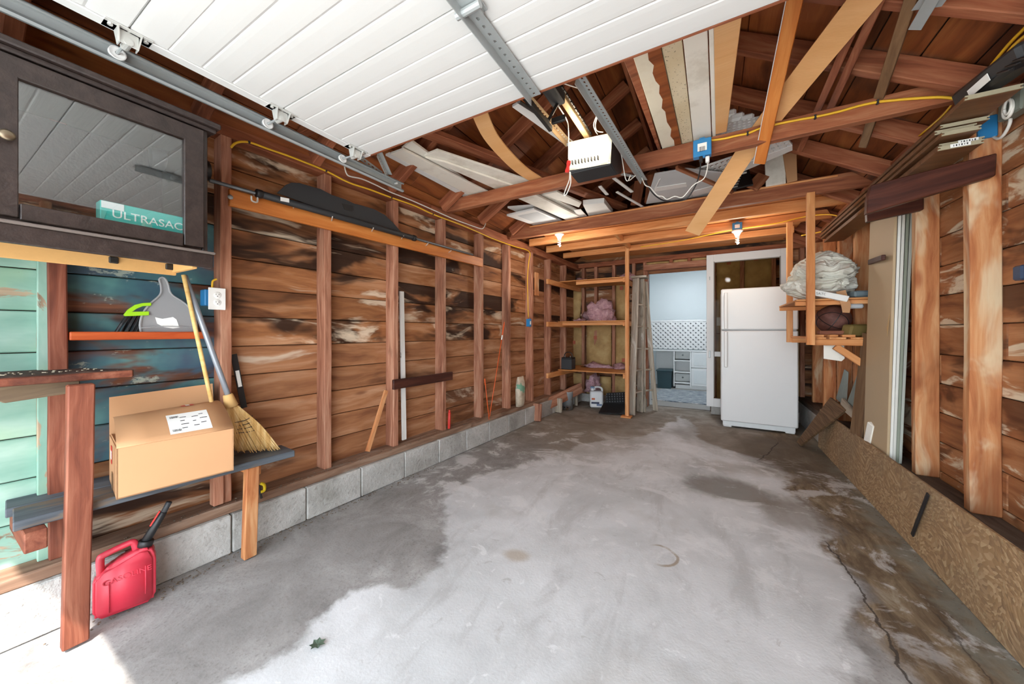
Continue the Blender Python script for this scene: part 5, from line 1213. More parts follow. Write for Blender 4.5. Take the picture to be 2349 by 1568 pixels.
# basketball
bp_ = ony(1911, 742, 3.98); R = .120
bk = thing('basketball', 'worn maroon basketball on the lower right shelf', 'basketball', (bp_.x, bp_.y, 1.138))
bp_.z = 1.138+R+.03
g = G('worn_ball'); o_ = g.obj(); m_ball = g.done(g.mix(g.sm(g.noise(o_, 14, 4), .4, .7), '5a352c', '7a5146'), .7, 0, g.voro(o_, 160), .3, .002)
bm = bmesh.new(); bmesh.ops.create_uvsphere(bm, u_segments=32, v_segments=20, radius=R)
ballo = obj('ball', tomesh(bm, 'ball', True), m_ball, Matrix.Translation(bp_) @ Matrix.Rotation(.5, 4, 'Y') @ Matrix.Rotation(.6, 4, 'X'), bk)
def ring(axis, off, rot=0):
    pts = []
    for i in range(40):
        a = 2*PI*i/40; rr = math.sqrt(max(R*R-off*off, 0)); p = Vector((math.cos(a)*rr, math.sin(a)*rr, off))
        if axis == 'x': p = Vector((p.z, p.x, p.y))
        if axis == 'y': p = Vector((p.x, p.z, p.y))
        pts.append(p*1.003)
    bm = bmesh.new(); bm_tube(bm, pts, .003, 5, closed=True); o = obj('seam', tomesh(bm, 'seam'), m_black, WM[ballo.name], ballo)
ring('z', 0); ring('x', 0); ring('y', .065); ring('y', -.065)
for lab, p, d_, m, rz in (('worn red-brown brick scrap in front of the basketball', ony(1905, 764, 3.80), (.16, .05, .03), wood('red_scrap', '7d4a38', '94604a', 'a87660'), .15), ('short fir offcut at the front of the lower right shelf', ony(1878, 775, 3.74), (.06, .05, .02), m_fir, 0), ('square fir offcut in the middle of the lower right shelf', ony(1910, 777, 3.74), (.055, .05, .02), m_fir, .1), ('small fir offcut below the bag on the lower right shelf', ony(1945, 776, 3.74), (.08, .05, .02), m_fir, 0)):
    zz = 1.138+d_[2]/2+(.022 if d_[0] > .1 else 0)
    tag(box('wood_scrap', (p.x, p.y, zz), d_, m, None, rz, .003), lab, 'scrap', 'scraps on the lower right shelf')
bgp = ony(1955, 765, 3.80); bm = bmesh.new(); bm_box(bm, 0, 0, .05, .13, .09, .10, .012)
for v in bm.verts: v.co += mnoise.noise_vector(v.co*20)*.012; v.co.x += v.co.z*.25
bo = obj('plastic_bag', tomesh(bm, 'plastic_bag'), plain('amber_bag', '7b6a3f', .25), Matrix.Translation((bgp.x, bgp.y, 1.140)) @ Matrix.Rotation(.4, 4, 'Z')); tag(bo, 'crinkled amber plastic bag beside the basketball', 'bag')
wp_ = quadboard('white_sheet', [ony(1889, 790, 3.78), ony(1936, 790, 3.78), ony(1937, 822, 3.79), ony(1930, 828, 3.79), ony(1889, 822, 3.79)], .006, m_offwhite, None, .001, (0, -1, 0)); tag(wp_, 'off-white sheet hanging below the lower right shelf', 'sheet')
# ---------------------------------------------------------------- arms and boards stored high on the right wall
arm = thing('lumber_bracket', 'long dark stained storage arm nailed to the nearest right wall stud', 'bracket', (.9, 2.46, 1.9), 'dark storage arms')
quadboard('arm_board', [ony(1988, 490, 2.455), ony(2285, 402, 2.455), ony(2288, 350, 2.455), ony(1998, 424, 2.455), ony(1990, 452, 2.455)], .04, m_darkwood, arm, .004, (0, 1, 0))
arm2 = thing('lumber_bracket', 'short dark storage arm under the long one, nailed to the far right stud', 'bracket', (.95, 2.98, 1.95), 'dark storage arms')
quadboard('arm_board', [ony(1990, 508, 2.96), ony(2120, 480, 2.96), ony(2120, 445, 2.96), ony(1988, 474, 2.96)], .04, m_darkwood, arm2, .004, (0, 1, 0))
m_mel = wood('brown_laminate_board', '5b3c26', '6d4a30', '7d583b', None, None, .4, knots=False, var=.02)
m_core = plain('chipboard_edge', 'a39a80', .85, 0, .15, 60)
def tgboard(lab, x0, x1, ya, yb, z_, m=None, t=.018):
    b_ = thing('flooring_board', lab, 'board', ((x0+x1)/2, ya, z_), 'stored tongue-and-groove boards')
    box('plank', ((x0+x1)/2, (ya+yb)/2+.004, z_+t/2), (x1-x0, yb-ya-.008, t), m or m_mel, b_, ch=.001)
    # end grain with its groove and tongue
    c = (x0+x1)/2; w = x1-x0
    pts = [(-w/2, 0), (w/2, 0), (w/2, t*.3), (w/2-.008, t*.35), (w/2-.008, t*.65), (w/2, t*.7), (w/2, t), (-w/2, t), (-w/2, t*.7), (-w/2+.008, t*.65), (-w/2+.008, t*.35), (-w/2, t*.3)]
    prism('end_grain', pts, .004, m_core, Matrix(((1, 0, 0, c), (0, 0, 1, ya), (0, 1, 0, z_), (0, 0, 0, 1))), b_)
    return b_
tgboard('widest brown laminate board on top of the boards stored on the right arms', .895, 1.045, 2.16, 4.35, 2.125)
tgboard('thin board just under the widest laminate board on the right arms', .90, 1.045, 2.35, 4.35, 2.104, t=.016)
tgboard('grooved board in the middle of the stack on the right arms', .875, 1.0, 2.33, 4.3, 2.072)
tgboard('grooved board third from the bottom of the stack on the right arms', .885, 1.0, 2.30, 4.3, 2.050)
b1_ = tgboard('grooved board with a white barcode label second from the bottom on the right arms', .90, 1.035, 2.36, 4.2, 2.020)
b0_ = tgboard('lowest grooved board with a white barcode label on the right arms', .885, 1.02, 2.33, 4.2, 1.998)
for b_, x, y, z_ in ((b1_, .985, 2.355, 2.029), (b0_, .95, 2.325, 2.007)):
    box('label', (x, y, z_), (.06, .002, .016), m_paper, b_, ch=0)
    bm = bmesh.new()
    for i in range(6): bm_box(bm, x-.02+i*.008, y-.0012, z_, .002+.002*(i % 2), .0005, .008)
    obj('label_print', tomesh(bm, 'label_print'), m_ink, Matrix(), b_)
# black case, blue box, steel box with looped cable
bc = thing('tool_case', 'black plastic tool case with a white label lying on the stored boards', 'case', onx(2290, 190, 1.0))
o1 = onx(2218, 225, .97)
board('case_shell', onx(2222, 222, .985), onx(2360, 120, .985), .075, .10, m_black, bc, (1, 0, .3), .012)
board('case_lid', onx(2262, 180, .955), onx(2360, 108, .955), .06, .05, m_charcoal, bc, (1, 0, .3), .012)
board('white_label', onx(2222, 216, .931), onx(2268, 176, .931), .03, .002, m_paper, bc, (1, 0, .3), 0)
for k in range(3):
    board('ridge', onx(2290+k*18, 168-k*14, .93), onx(2320+k*18, 158-k*14, .93), .008, .012, m_black, bc, (1, 0, .3), .003)
bluebox('large blue box beside the stored boards on the right wall', onx(2254, 300, 1.11), frame(onx(2256, 298, 1.10), (0, 1, 0), (-1, 0, 0)), (.07, .10, .06))
sb_ = thing('steel_box', 'grey steel electrical box with a looped white cable on the right wall', 'junction box', onx(2325, 240, 1.12))
q = onx(2332, 238, 1.115)
board('box_shell', onx(2308, 252, 1.12), onx(2365, 215, 1.12), .10, .05, plain('grey_green_steel', '7c8278', .5, .3), sb_, (-1, 0, 0), .006)
tube('cable_loop', [onx(2312, 250, 1.09)+Vector((0, math.cos(a)*.028, math.sin(a)*.036)) for a in [i*PI/5 for i in range(11)]], .006, m_cablewhite, sb_, 7, 3)
tube('cable_tail', [onx(2318, 266, 1.12), onx(2316, 285, 1.12), onx(2302, 310, 1.12), onx(2288, 318, 1.12), onx(2275, 310, 1.12)], .006, m_cablewhite, sb_, 7, 4)
tube('second_loop', [onx(2312, 245, 1.085)+Vector((0, math.cos(a)*.02, math.sin(a)*.03)) for a in [i*PI/5 for i in range(11)]], .005, m_cablewhite, sb_, 7, 3)
bgl = box('blue_gauge', onx(2345, 625, 1.09), (.03, .05, .06), plain('navy_plastic', '2c3c55', .4), None, 0, .006); tag(bgl, 'small navy device with a pale screen fixed to the nearest right stud', 'device')
# yellow cables, right
ry = [[(2360, 55), (2320, 95), (2290, 130), (2262, 165), (2240, 190), (2228, 210), (2215, 222), (2200, 225)], [(2360, 75), (2325, 105), (2296, 142), (2270, 172), (2245, 197), (2226, 214), (2206, 228)], [(2360, 92), (2335, 112), (2300, 160), (2285, 180)]]
labs = ['upper yellow cable of three running along the top right plate', 'middle yellow cable of three running along the top right plate', 'lowest short yellow cable passing behind the black tool case']
for L, lab in zip(ry, labs):
    t = tube('yellow_cable', [onx(u, v, 1.035) for u, v in L], .006, m_yellow, None, 8, 4); tag(t, lab, 'cable', 'yellow cables at the top right')
t = thing('yellow_cable', 'long yellow cable stapled along the face of the nearer tie beam', 'cable', ony(1900, 250, 2.495))
L = [(1630, 322), (1660, 318), (1690, 311), (1715, 306), (1745, 294), (1790, 283), (1835, 274), (1870, 268), (1920, 257), (1970, 243), (2013, 234), (2060, 229), (2110, 225), (2160, 223), (2196, 227)]
PL = [ony(u, v, 2.494) for u, v in L]; tube('sheath', PL, .0065, m_yellow, t, 8, 4)
for k in (3, 7, 10): box('staple', PL[k], (.010, .014, .024), m_charcoal, t, ch=.002)
t = tube('yellow_cable', [onx(2190, 232, 1.03), onx(2165, 262, 1.03), onx(2140, 285, 1.03), onx(2108, 312, 1.03)], .005, m_yellow, None, 7); tag(t, 'yellow cable slanting down the roof edge behind the stored boards', 'cable')
t = tube('yellow_cable', [ony(1470, 566, 4.52), ony(1560, 552, 4.52), ony(1640, 535, 4.52), ony(1700, 524, 4.52), ony(1780, 512, 4.52), ony(1850, 496, 4.50), ony(1905, 492, 4.40), ony(1935, 503, 4.30), ony(1925, 520, 4.3), ony(1880, 532, 4.45), ony(1838, 540, 4.5)], .006, m_yellow, None, 7); tag(t, 'yellow cable along the light fir joist above the refrigerator', 'cable')
# outlet box with plugs on the nearer tie beam
ob_ = bluebox('blue outlet box with a barcode label and plugs on the nearer tie beam', ony(1611, 340, 2.48), frame(ony(1611, 341, 2.478), (1, 0, 0), (0, -1, 0)), (.10, .105, .05))
bm = bmesh.new(); q = ony(1611, 341, 2.45)
for i in range(7): bm_box(bm, q.x-.016+i*.005, q.y+.001, q.z, .002+.001*(i % 2), .001, .03)
obj('barcode', tomesh(bm, 'barcode'), m_ink, Matrix(), ob_)
for u, m, s in ((1608, m_black, .02), (1623, m_white, .022)): box('plug', ony(u, 366, 2.47), (s, .03, .035), m, ob_, ch=.004)
# lamp holders under the light joists
def socket(lab, p):
    t = thing('lamp_holder', lab, 'lamp', p, 'bare lamp holders')
    M = Matrix.Translation(p)
    lathe('base', [(0, 0), (.052, 0), (.055, -.01), (.035, -.025), (.024, -.05), (.022, -.055), (0, -.055)], m_white, M, t, 18)
    bm = bmesh.new(); bm_tube(bm, [(.014*math.cos(i*.9), .014*math.sin(i*.9), -.058-.0035*i) for i in range(24)], .0075, 6); 
    obj('spiral_bulb', tomesh(bm, 'spiral_bulb', True), m_white, M, t); lathe('bulb_neck', [(0, -.05), (.02, -.05), (.02, -.07), (0, -.072)], m_white, M, t, 12)
    L_ = bpy.data.lights.new('added_bulb_light', 'POINT'); L_.energy = 4; L_.shadow_soft_size = .04; L_.color = (1, .93, .82)  # added light to brighten the back; the bulbs are not visibly lit
    l_ = bpy.data.objects.new('added_bulb_light', L_); C.objects.link(l_); l_.location = Vector(p)-Vector((0, 0, .19))
    return t
q = onz(1283, 536, 2.298); socket('white lamp holder with a bare spiral bulb under the first fir joist', (q.x, q.y, 2.298))
q = ony(1691, 520, 4.49)
bluebox('blue box on the light fir joist above the refrigerator', q, frame(ony(1691, 520, 4.495), (1, 0, 0), (0, -1, 0)), (.09, .085, .05))
socket('white lamp holder hanging from the blue box above the refrigerator', (q.x, 4.47, q.z-.045))
m_honey = MATS['honey_varnished_wood']
# ---------------------------------------------------------------- lumber and oddments stored up on the ties
def flat(name, lab, cat, P, z_, t, m, group=None, ch=.002):
    o = quadboard(name, [onz(u, v, z_) for u, v in P], t, m, None, ch, (0, 0, 1)); return tag(o, lab, cat, group)
GW = 'white boards stored over the ties'
flat('white_board', 'thin white strip at the outer left edge of the boards stored overhead', 'board', [(884, 357), (894, 353), (1082, 452), (1068, 454)], 2.415, .015, m_white, GW)
flat('white_board', 'wide off-white board slanting left to the nearer tie beam', 'board', [(896, 354), (925, 344), (1125, 444), (1088, 454)], 2.412, .018, m_offwhite, GW)
flat('white_board', 'off-white board with a broken end lying highest at the left overhead', 'board', [(921, 342), (944, 324), (1010, 372), (1090, 430), (1050, 425)], 2.440, .018, m_offwhite, GW)
flat('white_board', 'longest off-white board with a sawn orange end over the ties', 'board', [(973, 357), (1003, 345), (1230, 420), (1192, 429)], 2.432, .016, m_offwhite, GW)
flat('white_board', 'off-white tapered board between the two longest boards overhead', 'board', [(975, 362), (1020, 372), (1185, 429), (1146, 438)], 2.414, .016, m_offwhite, GW)
flat('white_board', 'off-white board passing behind the nearer tie towards the cabinet doors', 'board', [(1180, 452), (1225, 445), (1330, 497), (1302, 506)], 2.414, .018, m_offwhite, GW)
flat('white_board', 'narrow off-white board between two wider ones beyond the nearer tie', 'board', [(1232, 450), (1255, 446), (1330, 486), (1332, 497)], 2.445, .018, m_offwhite, GW)
flat('white_board', 'off-white board beyond the nearer tie pointing at the white carton', 'board', [(1245, 447), (1278, 440), (1334, 466), (1328, 476)], 2.420, .018, m_offwhite, GW)
cdr = flat('cabinet_door', 'grey-white panelled cabinet door lying over the far tie beam', 'cabinet door', [(1162, 495), (1225, 480), (1290, 508), (1228, 518)], 2.425, .02, m_white)
quadboard('panel_recess', [onz(u, v, 2.4235) for u, v in ((1187, 495), (1233, 486), (1272, 505), (1228, 511))], .002, plain('panel_grey', 'c3c8cc', .5), cdr, 0, (0, 0, 1))
cd2 = flat('cabinet_door', 'second cabinet door with raw orange edges stacked on the panelled one', 'cabinet door', [(1164, 477), (1226, 472), (1290, 500), (1235, 508)], 2.47, .02, m_white)
wbx = thing('white_carton', 'white flat carton lying on the far tie beside the stored boards', 'box', onz(1370, 480, 2.43))
o_ = quadboard('carton_body', [onz(u, v, 2.43) for u, v in ((1337, 470), (1386, 465), (1406, 490), (1352, 499))], .05, m_paper, wbx, .003, (0, 0, 1))
quadboard('flap', [onz(u, v, 2.425) for u, v in ((1316, 482), (1332, 480), (1348, 497), (1330, 502))], .004, m_paper, wbx, 0, (0, 0, 1))
for lab, a, b, w in (('thin white strip poking out lowest near the far tie beam', (1415, 440), (1478, 476), .025), ('thin white strip sticking out just above the lowest strip', (1408, 408), (1450, 440), .03), ('short white strip behind the opener and the nearer tie', (1376, 427), (1393, 446), .03)):
    o_ = board('white_strip', onz(*a, 2.43), onz(*b, 2.43), w, .01, m_white, None, (0, 0, 1), .002); tag(o_, lab, 'strip', 'white strips overhead')
o_ = board('white_plank', onz(1183, 238, 2.45), onz(1308, 330, 2.45), .055, .016, m_white, None, (0, 0, 1), .002); tag(o_, 'straight white plank slanting up behind the left of the opener', 'plank')
# curved fibreboard strip
def strip(name, lab, P, w, t, m, cat='strip', up=(0, 0, 1), group=None):
    P = spline(P, 5); bm = bmesh.new(); R = []; upv = Vector(up)
    for i, p in enumerate(P):
        d_ = (P[min(i+1, len(P)-1)]-P[max(i-1, 0)]).normalized(); s = d_.cross(upv).normalized(); n = s.cross(d_)
        R.append([bm.verts.new(p+s*a*w/2+n*b*t/2) for a, b in ((-1, -1), (1, -1), (1, 1), (-1, 1))])
    for A, B in zip(R, R[1:]):
        for k in range(4): bm.faces.new((A[k], A[(k+1) % 4], B[(k+1) % 4], B[k]))
    bm.faces.new(R[0]); bm.faces.new(R[-1]); c = P[len(P)//2]
    for v in bm.verts: v.co -= c
    o = obj(name, tomesh(bm, name), m, Matrix.Translation(c)); return tag(o, lab, cat, group)
strip('fibreboard_strip', 'tan fibreboard strip bowed in a curve down to the nearer tie', [onz(1100, 258, 2.56), onz(1125, 312, 2.50), onz(1165, 360, 2.45), onz(1200, 392, 2.42), onz(1234, 414, 2.402)], .105, .010, m_mdf)
m_peel = plain('peeling_cream_board', 'e4dcc8', .6, 0, .05, 5, dirt=('b39a76', .5))
g = G('speckled_board'); o_ = g.obj(); n_ = g.noise(o_, 75, 2); c_ = g.ramp(g.noise(o_, 4, 4), [(.3, 'cbb893'), (.7, 'ddd0b4')]); m_speck = g.done(g.mix(g.math('MULTIPLY', g.sm(n_, .63, .67), .75), c_, '4a4336'), .75)
GP = 'planks stored flat over the ties at the ridge'
pk = flat('stored_plank', 'cream plank with a brown peeled strip stored flat beside the ridge', 'plank', [(1448, 118), (1512, 92), (1564, 334), (1521, 347)], 2.402, .02, m_peel, GP)
quadboard('peeled_strip', [onz(u, v, 2.4) for u, v in ((1484, 104), (1512, 92), (1564, 334), (1548, 339), (1546, 322), (1538, 312), (1540, 296), (1530, 280), (1526, 256), (1518, 248), (1520, 228), (1512, 214), (1513, 196), (1504, 186), (1497, 168), (1500, 150), (1488, 138))], .0012, m_roof, pk, 0, (0, 0, 1))
flat('stored_plank', 'speckled tan plank between the peeling plank and the plain white one', 'plank', [(1514, 92), (1562, 72), (1590, 330), (1566, 335)], 2.402, .02, m_speck, GP)
flat('stored_plank', 'plain white plank right of the speckled one over the ties', 'plank', [(1565, 72), (1622, 50), (1632, 319), (1591, 329)], 2.402, .02, m_whitepeel if False else m_offwhite, GP)
flat('stored_plank', 'very thin edge-on plank beside the plain white one overhead', 'plank', [(1625, 48), (1637, 44), (1642, 315), (1634, 318)], 2.402, .03, m_offwhite, GP)
flat('stored_plank', 'dark red-brown board on the left of the peeling plank overhead', 'plank', [(1420, 110), (1444, 100), (1516, 345), (1510, 347)], 2.410, .03, m_rafter, GP)
flat('fibreboard_strip', 'wide tan fibreboard strip standing upright between the white plank and the roof', 'strip', [(1637, 50), (1704, 22), (1667, 302), (1640, 309)], 2.404, .010, m_mdf)
# long diagonal fibreboard strip hooked over the nearer tie
a_, b_, c_ = ony(1588, 534, 3.20), ony(1741, 306, 2.60), onroof(1992, -12, .06)
strip('fibreboard_strip', 'long tan fibreboard strip hanging diagonally across the ties to the right', [a_, a_.lerp(b_, .5), b_, c_], .115, .008, m_mdf, up=(0, -.75, -.55))
s_ = board('orange_stick', ony(1743, 374, 2.66), onroof(1825, -5, .10), .06, .018, m_honey, None, (0, -1, .3), .002); tag(s_, 'narrow orange painted stick hanging steeply behind the nearer tie', 'stick')
obj('painted_edge', boxme('painted_edge', s_.dimensions.x if False else (ony(1743, 374, 2.66)-onroof(1825, -5, .10)).length, .003, .02, 0), m_white, WM[s_.name] @ Matrix.Translation((0, .0315, 0)), s_)
for lab, a, b, w, m in (('left one of two thin dark sticks propped under the right rafters', (1835, 345, 2.78), (1992, -12, 1.95), .035, m_rafter), ('right one of two thin dark sticks propped under the right rafters', (1893, 275, 2.66), (2024, -12, 1.95), .035, m_rafter), ('grey weathered stick propped under the right rafters', (1980, 335, 2.66), (2094, -12, 1.85), .04, wood('weathered_stick', '6f523a', '8a6a4c', 'a48260', None, None, .8))):
    s_ = board('propped_stick', onroof(a[0], a[1], .05), onroof(b[0], b[1], .03), w, .022, m, None, (-.5, 0, -1), .002); tag(s_, lab, 'stick', 'sticks propped under the rafters')
# white vented crate, moulded panel, louvre and box on the far tie
cr = thing('vented_crate', 'white vented plastic panel lying across the ties behind the orange stick', 'crate', onz(1700, 370, 2.44))
def lattice(name, P, nu, nv, t, m, parent, duty=.55):
    bm = bmesh.new(); P = [Vector(p) for p in P]
    def at(a, b): return P[0].lerp(P[1], a).lerp(P[3].lerp(P[2], a), b)
    for i in range(nu):
        for j in range(nv):
            a0, a1, b0, b1 = i/nu, (i+1)/nu, j/nv, (j+1)/nv; e = (1-duty)/2
            ia0, ia1, ib0, ib1 = a0+e/nu, a1-e/nu, b0+e/nv, b1-e/nv
            O = [bm.verts.new(at(*q)) for q in ((a0, b0), (a1, b0), (a1, b1), (a0, b1))]; I = [bm.verts.new(at(*q)) for q in ((ia0, ib0), (ia1, ib0), (ia1, ib1), (ia0, ib1))]
            for k in range(4): bm.faces.new((O[k], O[(k+1) % 4], I[(k+1) % 4], I[k]))
    bmesh.ops.remove_doubles(bm, verts=bm.verts[:], dist=1e-4)
    bmesh.ops.recalc_face_normals(bm, faces=bm.faces)
    n = (P[1]-P[0]).cross(P[3]-P[0]).normalized()
    if n.z < 0: n = -n
    r = bmesh.ops.extrude_face_region(bm, geom=bm.faces[:])
    for v in r['geom']:
        if isinstance(v, bmesh.types.BMVert): v.co += n*t
    c = sum(P, Vector())/4
    for v in bm.verts: v.co -= c
    return obj(name, tomesh(bm, name), m, Matrix.Translation(c), parent)
lattice('grid', [onz(1588, 392, 2.48), onz(1806, 318, 2.48), onz(1818, 333, 2.48), onz(1612, 412, 2.48)], 16, 3, .012, m_white, cr)
quadboard('edge_rail', [onz(1612, 412, 2.477), onz(1818, 333, 2.477), onz(1818, 345, 2.477), onz(1625, 428, 2.477)], .02, m_white, cr, .002, (0, 0, 1))
c2_ = thing('white_crate', 'white plastic crate standing over the ties between the fibreboard strips', 'crate', onz(1690, 285, 2.42))
lattice('side_grid', [ony(1640, 318, 2.66), ony(1752, 290, 2.66), ony(1745, 268, 2.70), ony(1650, 290, 2.70)], 9, 4, .01, m_white, c2_)
bm = bmesh.new()
for u, v, w_ in ((1670, 268, .09), (1690, 275, .08), (1712, 278, .08), (1730, 285, .05)):
    p = ony(u, v, 2.74); bm_box(bm, p.x, p.y, p.z, w_, .10, .05, .012)
obj('handles', tomesh(bm, 'handles'), m_white, Matrix(), c2_)
mp = thing('moulded_panel', 'large grey-white moulded plastic panel resting on the far tie', 'panel', onz(1570, 430, 2.44))
PP = [(1482, 468), (1502, 400), (1575, 388), (1665, 398), (1690, 440)]
m_mould = plain('moulded_grey_white', 'c9cdd0', .45)
quadboard('sheet', [onz(u, v, 2.44) for u, v in PP], .014, m_mould, mp, .003, (0, 0, 1))
quadboard('raised_rib', [onz(u, v, 2.436) for u, v in ((1506, 430), (1574, 420), (1576, 428), (1500, 440))], .008, m_white, mp, .002, (0, 0, 1))
quadboard('raised_rib', [onz(u, v, 2.436) for u, v in ((1512, 412), (1516, 410), (1504, 434), (1500, 436))], .008, m_white, mp, .002, (0, 0, 1))
quadboard('raised_rib', [onz(u, v, 2.436) for u, v in ((1585, 440), (1640, 425), (1646, 436), (1590, 452))], .008, m_white, mp, .002, (0, 0, 1))
bl2 = thing('black_louvre', 'black slatted register leaning on the far tie beside the diagonal strip', 'register', onz(1700, 410, 2.42))
quadboard('frame', [ony(1665, 440, 3.55), ony(1682, 390, 3.75), ony(1716, 384, 3.75), ony(1728, 425, 3.55)], .015, m_black, bl2, .002, (0, -1, 0))
for i in range(7):
    a = ony(1674+i*2, 432-i*6, 3.55+.02*i)-Vector((0, .012, 0)); b = ony(1692+i*2, 428-i*6, 3.55+.02*i)-Vector((0, .012, 0)); board('slat', a, b, .012, .004, m_galv, bl2, (0, -1, .3), 0)
for i in range(3): box('label', ony(1700+i*5, 390+i*9, 3.66), (.05, .004, .03), m_paper, bl2, ch=0)
wb2 = quadboard('white_offcut', [ony(1757, 426, 3.62), ony(1803, 418, 3.62), ony(1800, 346, 3.70), ony(1754, 356, 3.70)], .02, m_offwhite, None, .002, (0, 1, 0)); tag(wb2, 'upright off-white board behind the far tie at the right', 'board')
wb3 = quadboard('cardboard_scrap', [ony(1806, 418, 3.60), ony(1829, 412, 3.60), ony(1827, 346, 3.68), ony(1796, 354, 3.68)], .012, m_card, None, .001, (0, 1, 0)); tag(wb3, 'tan cardboard scrap overlapping the upright off-white board', 'cardboard')
for lab, a, b, w in (('dark offcut leaning behind the far tie left of the moulded panel', (1458, 470, 3.72), (1468, 415, 3.75), .10), ('second dark offcut between the offcut and the moulded panel', (1486, 465, 3.73), (1492, 402, 3.8), .06), ('rough brown offcut leaning left of the upright off-white board', (1724, 432, 3.6), (1752, 402, 3.66), .10), ('dark brown stick lying across the moulded panel', (1552, 384, 2.9), (1680, 440, 3.5), .03)):
    o_ = board('stored_offcut', ony(*a), ony(*b), w, .025, m_beam, None, (0, -1, .2), .003); tag(o_, lab, 'offcut', 'offcuts stored over the far tie')
o_ = board('loose_timber', onz(960, 296, 2.54), onz(1430, 476, 2.52), .10, .04, m_rafter, None, (0, 0, 1), .004); tag(o_, 'long brown timber lying diagonally under the roof behind the curved strip', 'timber')
# ---------------------------------------------------------------- room beyond the doorway
fb = obj('floor_back_room', gridme('floor_back_room', -2.6, 2.0, 6.05, 9.0, 4, 4, lambda x, y: .0), plain('back_room_floor', '9a9894', .7, 0, .08, 5)); fb.name = 'floor'; tag(fb, kind='structure')
m_bw = plain('cool_white_wall', 'e4ecee', .7, 0, .01)
for nm, c, d in (('wall_back', (-.3, 8.56, 1.3), (4.8, .06, 2.6)), ('wall_left', (-2.6, 7.3, 1.3), (.06, 2.6, 2.6)), ('wall_right', (2.0, 7.3, 1.3), (.06, 2.6, 2.6)), ('ceiling', (-.3, 7.3, 2.62), (4.7, 2.6, .05))):
    tag(box(nm, c, d, m_bw, None, 0, 0), kind='structure')
cg = box('wall_front', (-1.75, 6.06, 1.3), (1.7, .05, 2.6), m_bw, None, 0, 0); tag(cg, kind='structure')
cg = box('wall_front', (1.0, 6.06, 1.3), (2.0, .05, 2.6), m_bw, None, 0, 0); tag(cg, kind='structure')
cg = box('wall_front', (-.46, 6.06, 2.38), (.9, .05, .46), m_bw, None, 0, 0); tag(cg, kind='structure')
cl_ = thing('added_ceiling_lamp', 'added unseen ceiling lamp brightening the white room beyond the doorway', 'lamp', (-.4, 7.2, 2.58))  # out-of-view lamp, added to brighten the room past the doorway
g = G('added_lamp_diffuser'); m_diff = g.done(lin('ffffff'), .5, 0, None, **{'Emission Color': lin('f2f8ff'), 'Emission Strength': 26.0})
lathe('added_diffuser', [(0, -.05), (.17, -.05), (.19, -.03), (.19, 0)], m_diff, Matrix.Translation((-.4, 7.2, 2.585)), cl_, 24); lathe('rim', [(.19, -.03), (.205, -.03), (.205, 0), (.19, 0)], m_galv2, Matrix.Translation((-.4, 7.2, 2.586)), cl_, 24)
BY = 8.05
cbn = thing('storage_unit', 'white cubby unit with knobs along the far wall of the room beyond', 'cabinet', (-.3, 8.2, 0))
zt = .79
box('top', (-.45, BY+.17, zt), (1.3, .36, .03), m_white, cbn); box('back', (-.45, BY+.33, .41), (1.28, .015, .74), m_white, cbn)
for x in (-.70, -.39, .17): box('side', (x, BY+.17, .41), (.025, .34, .74), m_white, cbn)
for z_ in (.12, .34, .58): box('cubby_shelf', (-.545, BY+.17, z_), (.29, .33, .022), m_white, cbn)
for z_, h in ((.22, .16), (.69, .16)):
    d_ = box('drawer', (-.545, BY+.22, z_), (.28, .10, h), plain('cubby_grey_white', 'd3d6d4', .5), cbn); lathe('knob', [(0, .022), (.018, .020), (.018, .012), (.008, .008), (.008, 0)], m_galv, Matrix.Translation((-.545, BY+.17, z_)) @ Matrix.Rotation(PI/2, 4, 'X'), d_, 12)
for z0_, z1_ in ((.08, .44), (.45, .78)):
    d_ = box('door', (-.11, BY+.01, (z0_+z1_)/2), (.53, .02, z1_-z0_), m_white, cbn, ch=.003); box('door_panel', (-.11, BY-.003, (z0_+z1_)/2), (.43, .006, z1_-z0_-.09), plain('panel_white2', 'dfe3e3', .5), d_, ch=.002)
box('kick', (-.25, BY+.06, .04), (.85, .03, .08), m_white, cbn)
bin_ = thing('storage_bin', 'dark teal plastic storage bin beside the white cubby unit', 'bin', (-.87, 8.1, 0))
m_bin = plain('dark_teal_plastic', '24424a', .45)
bm = bmesh.new(); v4 = [(-.14, -.2), (.14, -.2), (.14, .2), (-.14, .2)]
A = [bm.verts.new((x*.9, y*.9, 0)) for x, y in v4]; B = [bm.verts.new((x, y, .36)) for x, y in v4]
bm.faces.new(A); bm.faces.new(B)
for i in range(4): bm.faces.new((A[i], A[(i+1) % 4], B[(i+1) % 4], B[i]))
obj('tub', tomesh(bm, 'tub'), m_bin, Matrix.Translation((-.875, 8.10, .004)), bin_); box('lid', (-.875, 8.10, .372), (.31, .43, .03), m_bin, bin_, ch=.008)
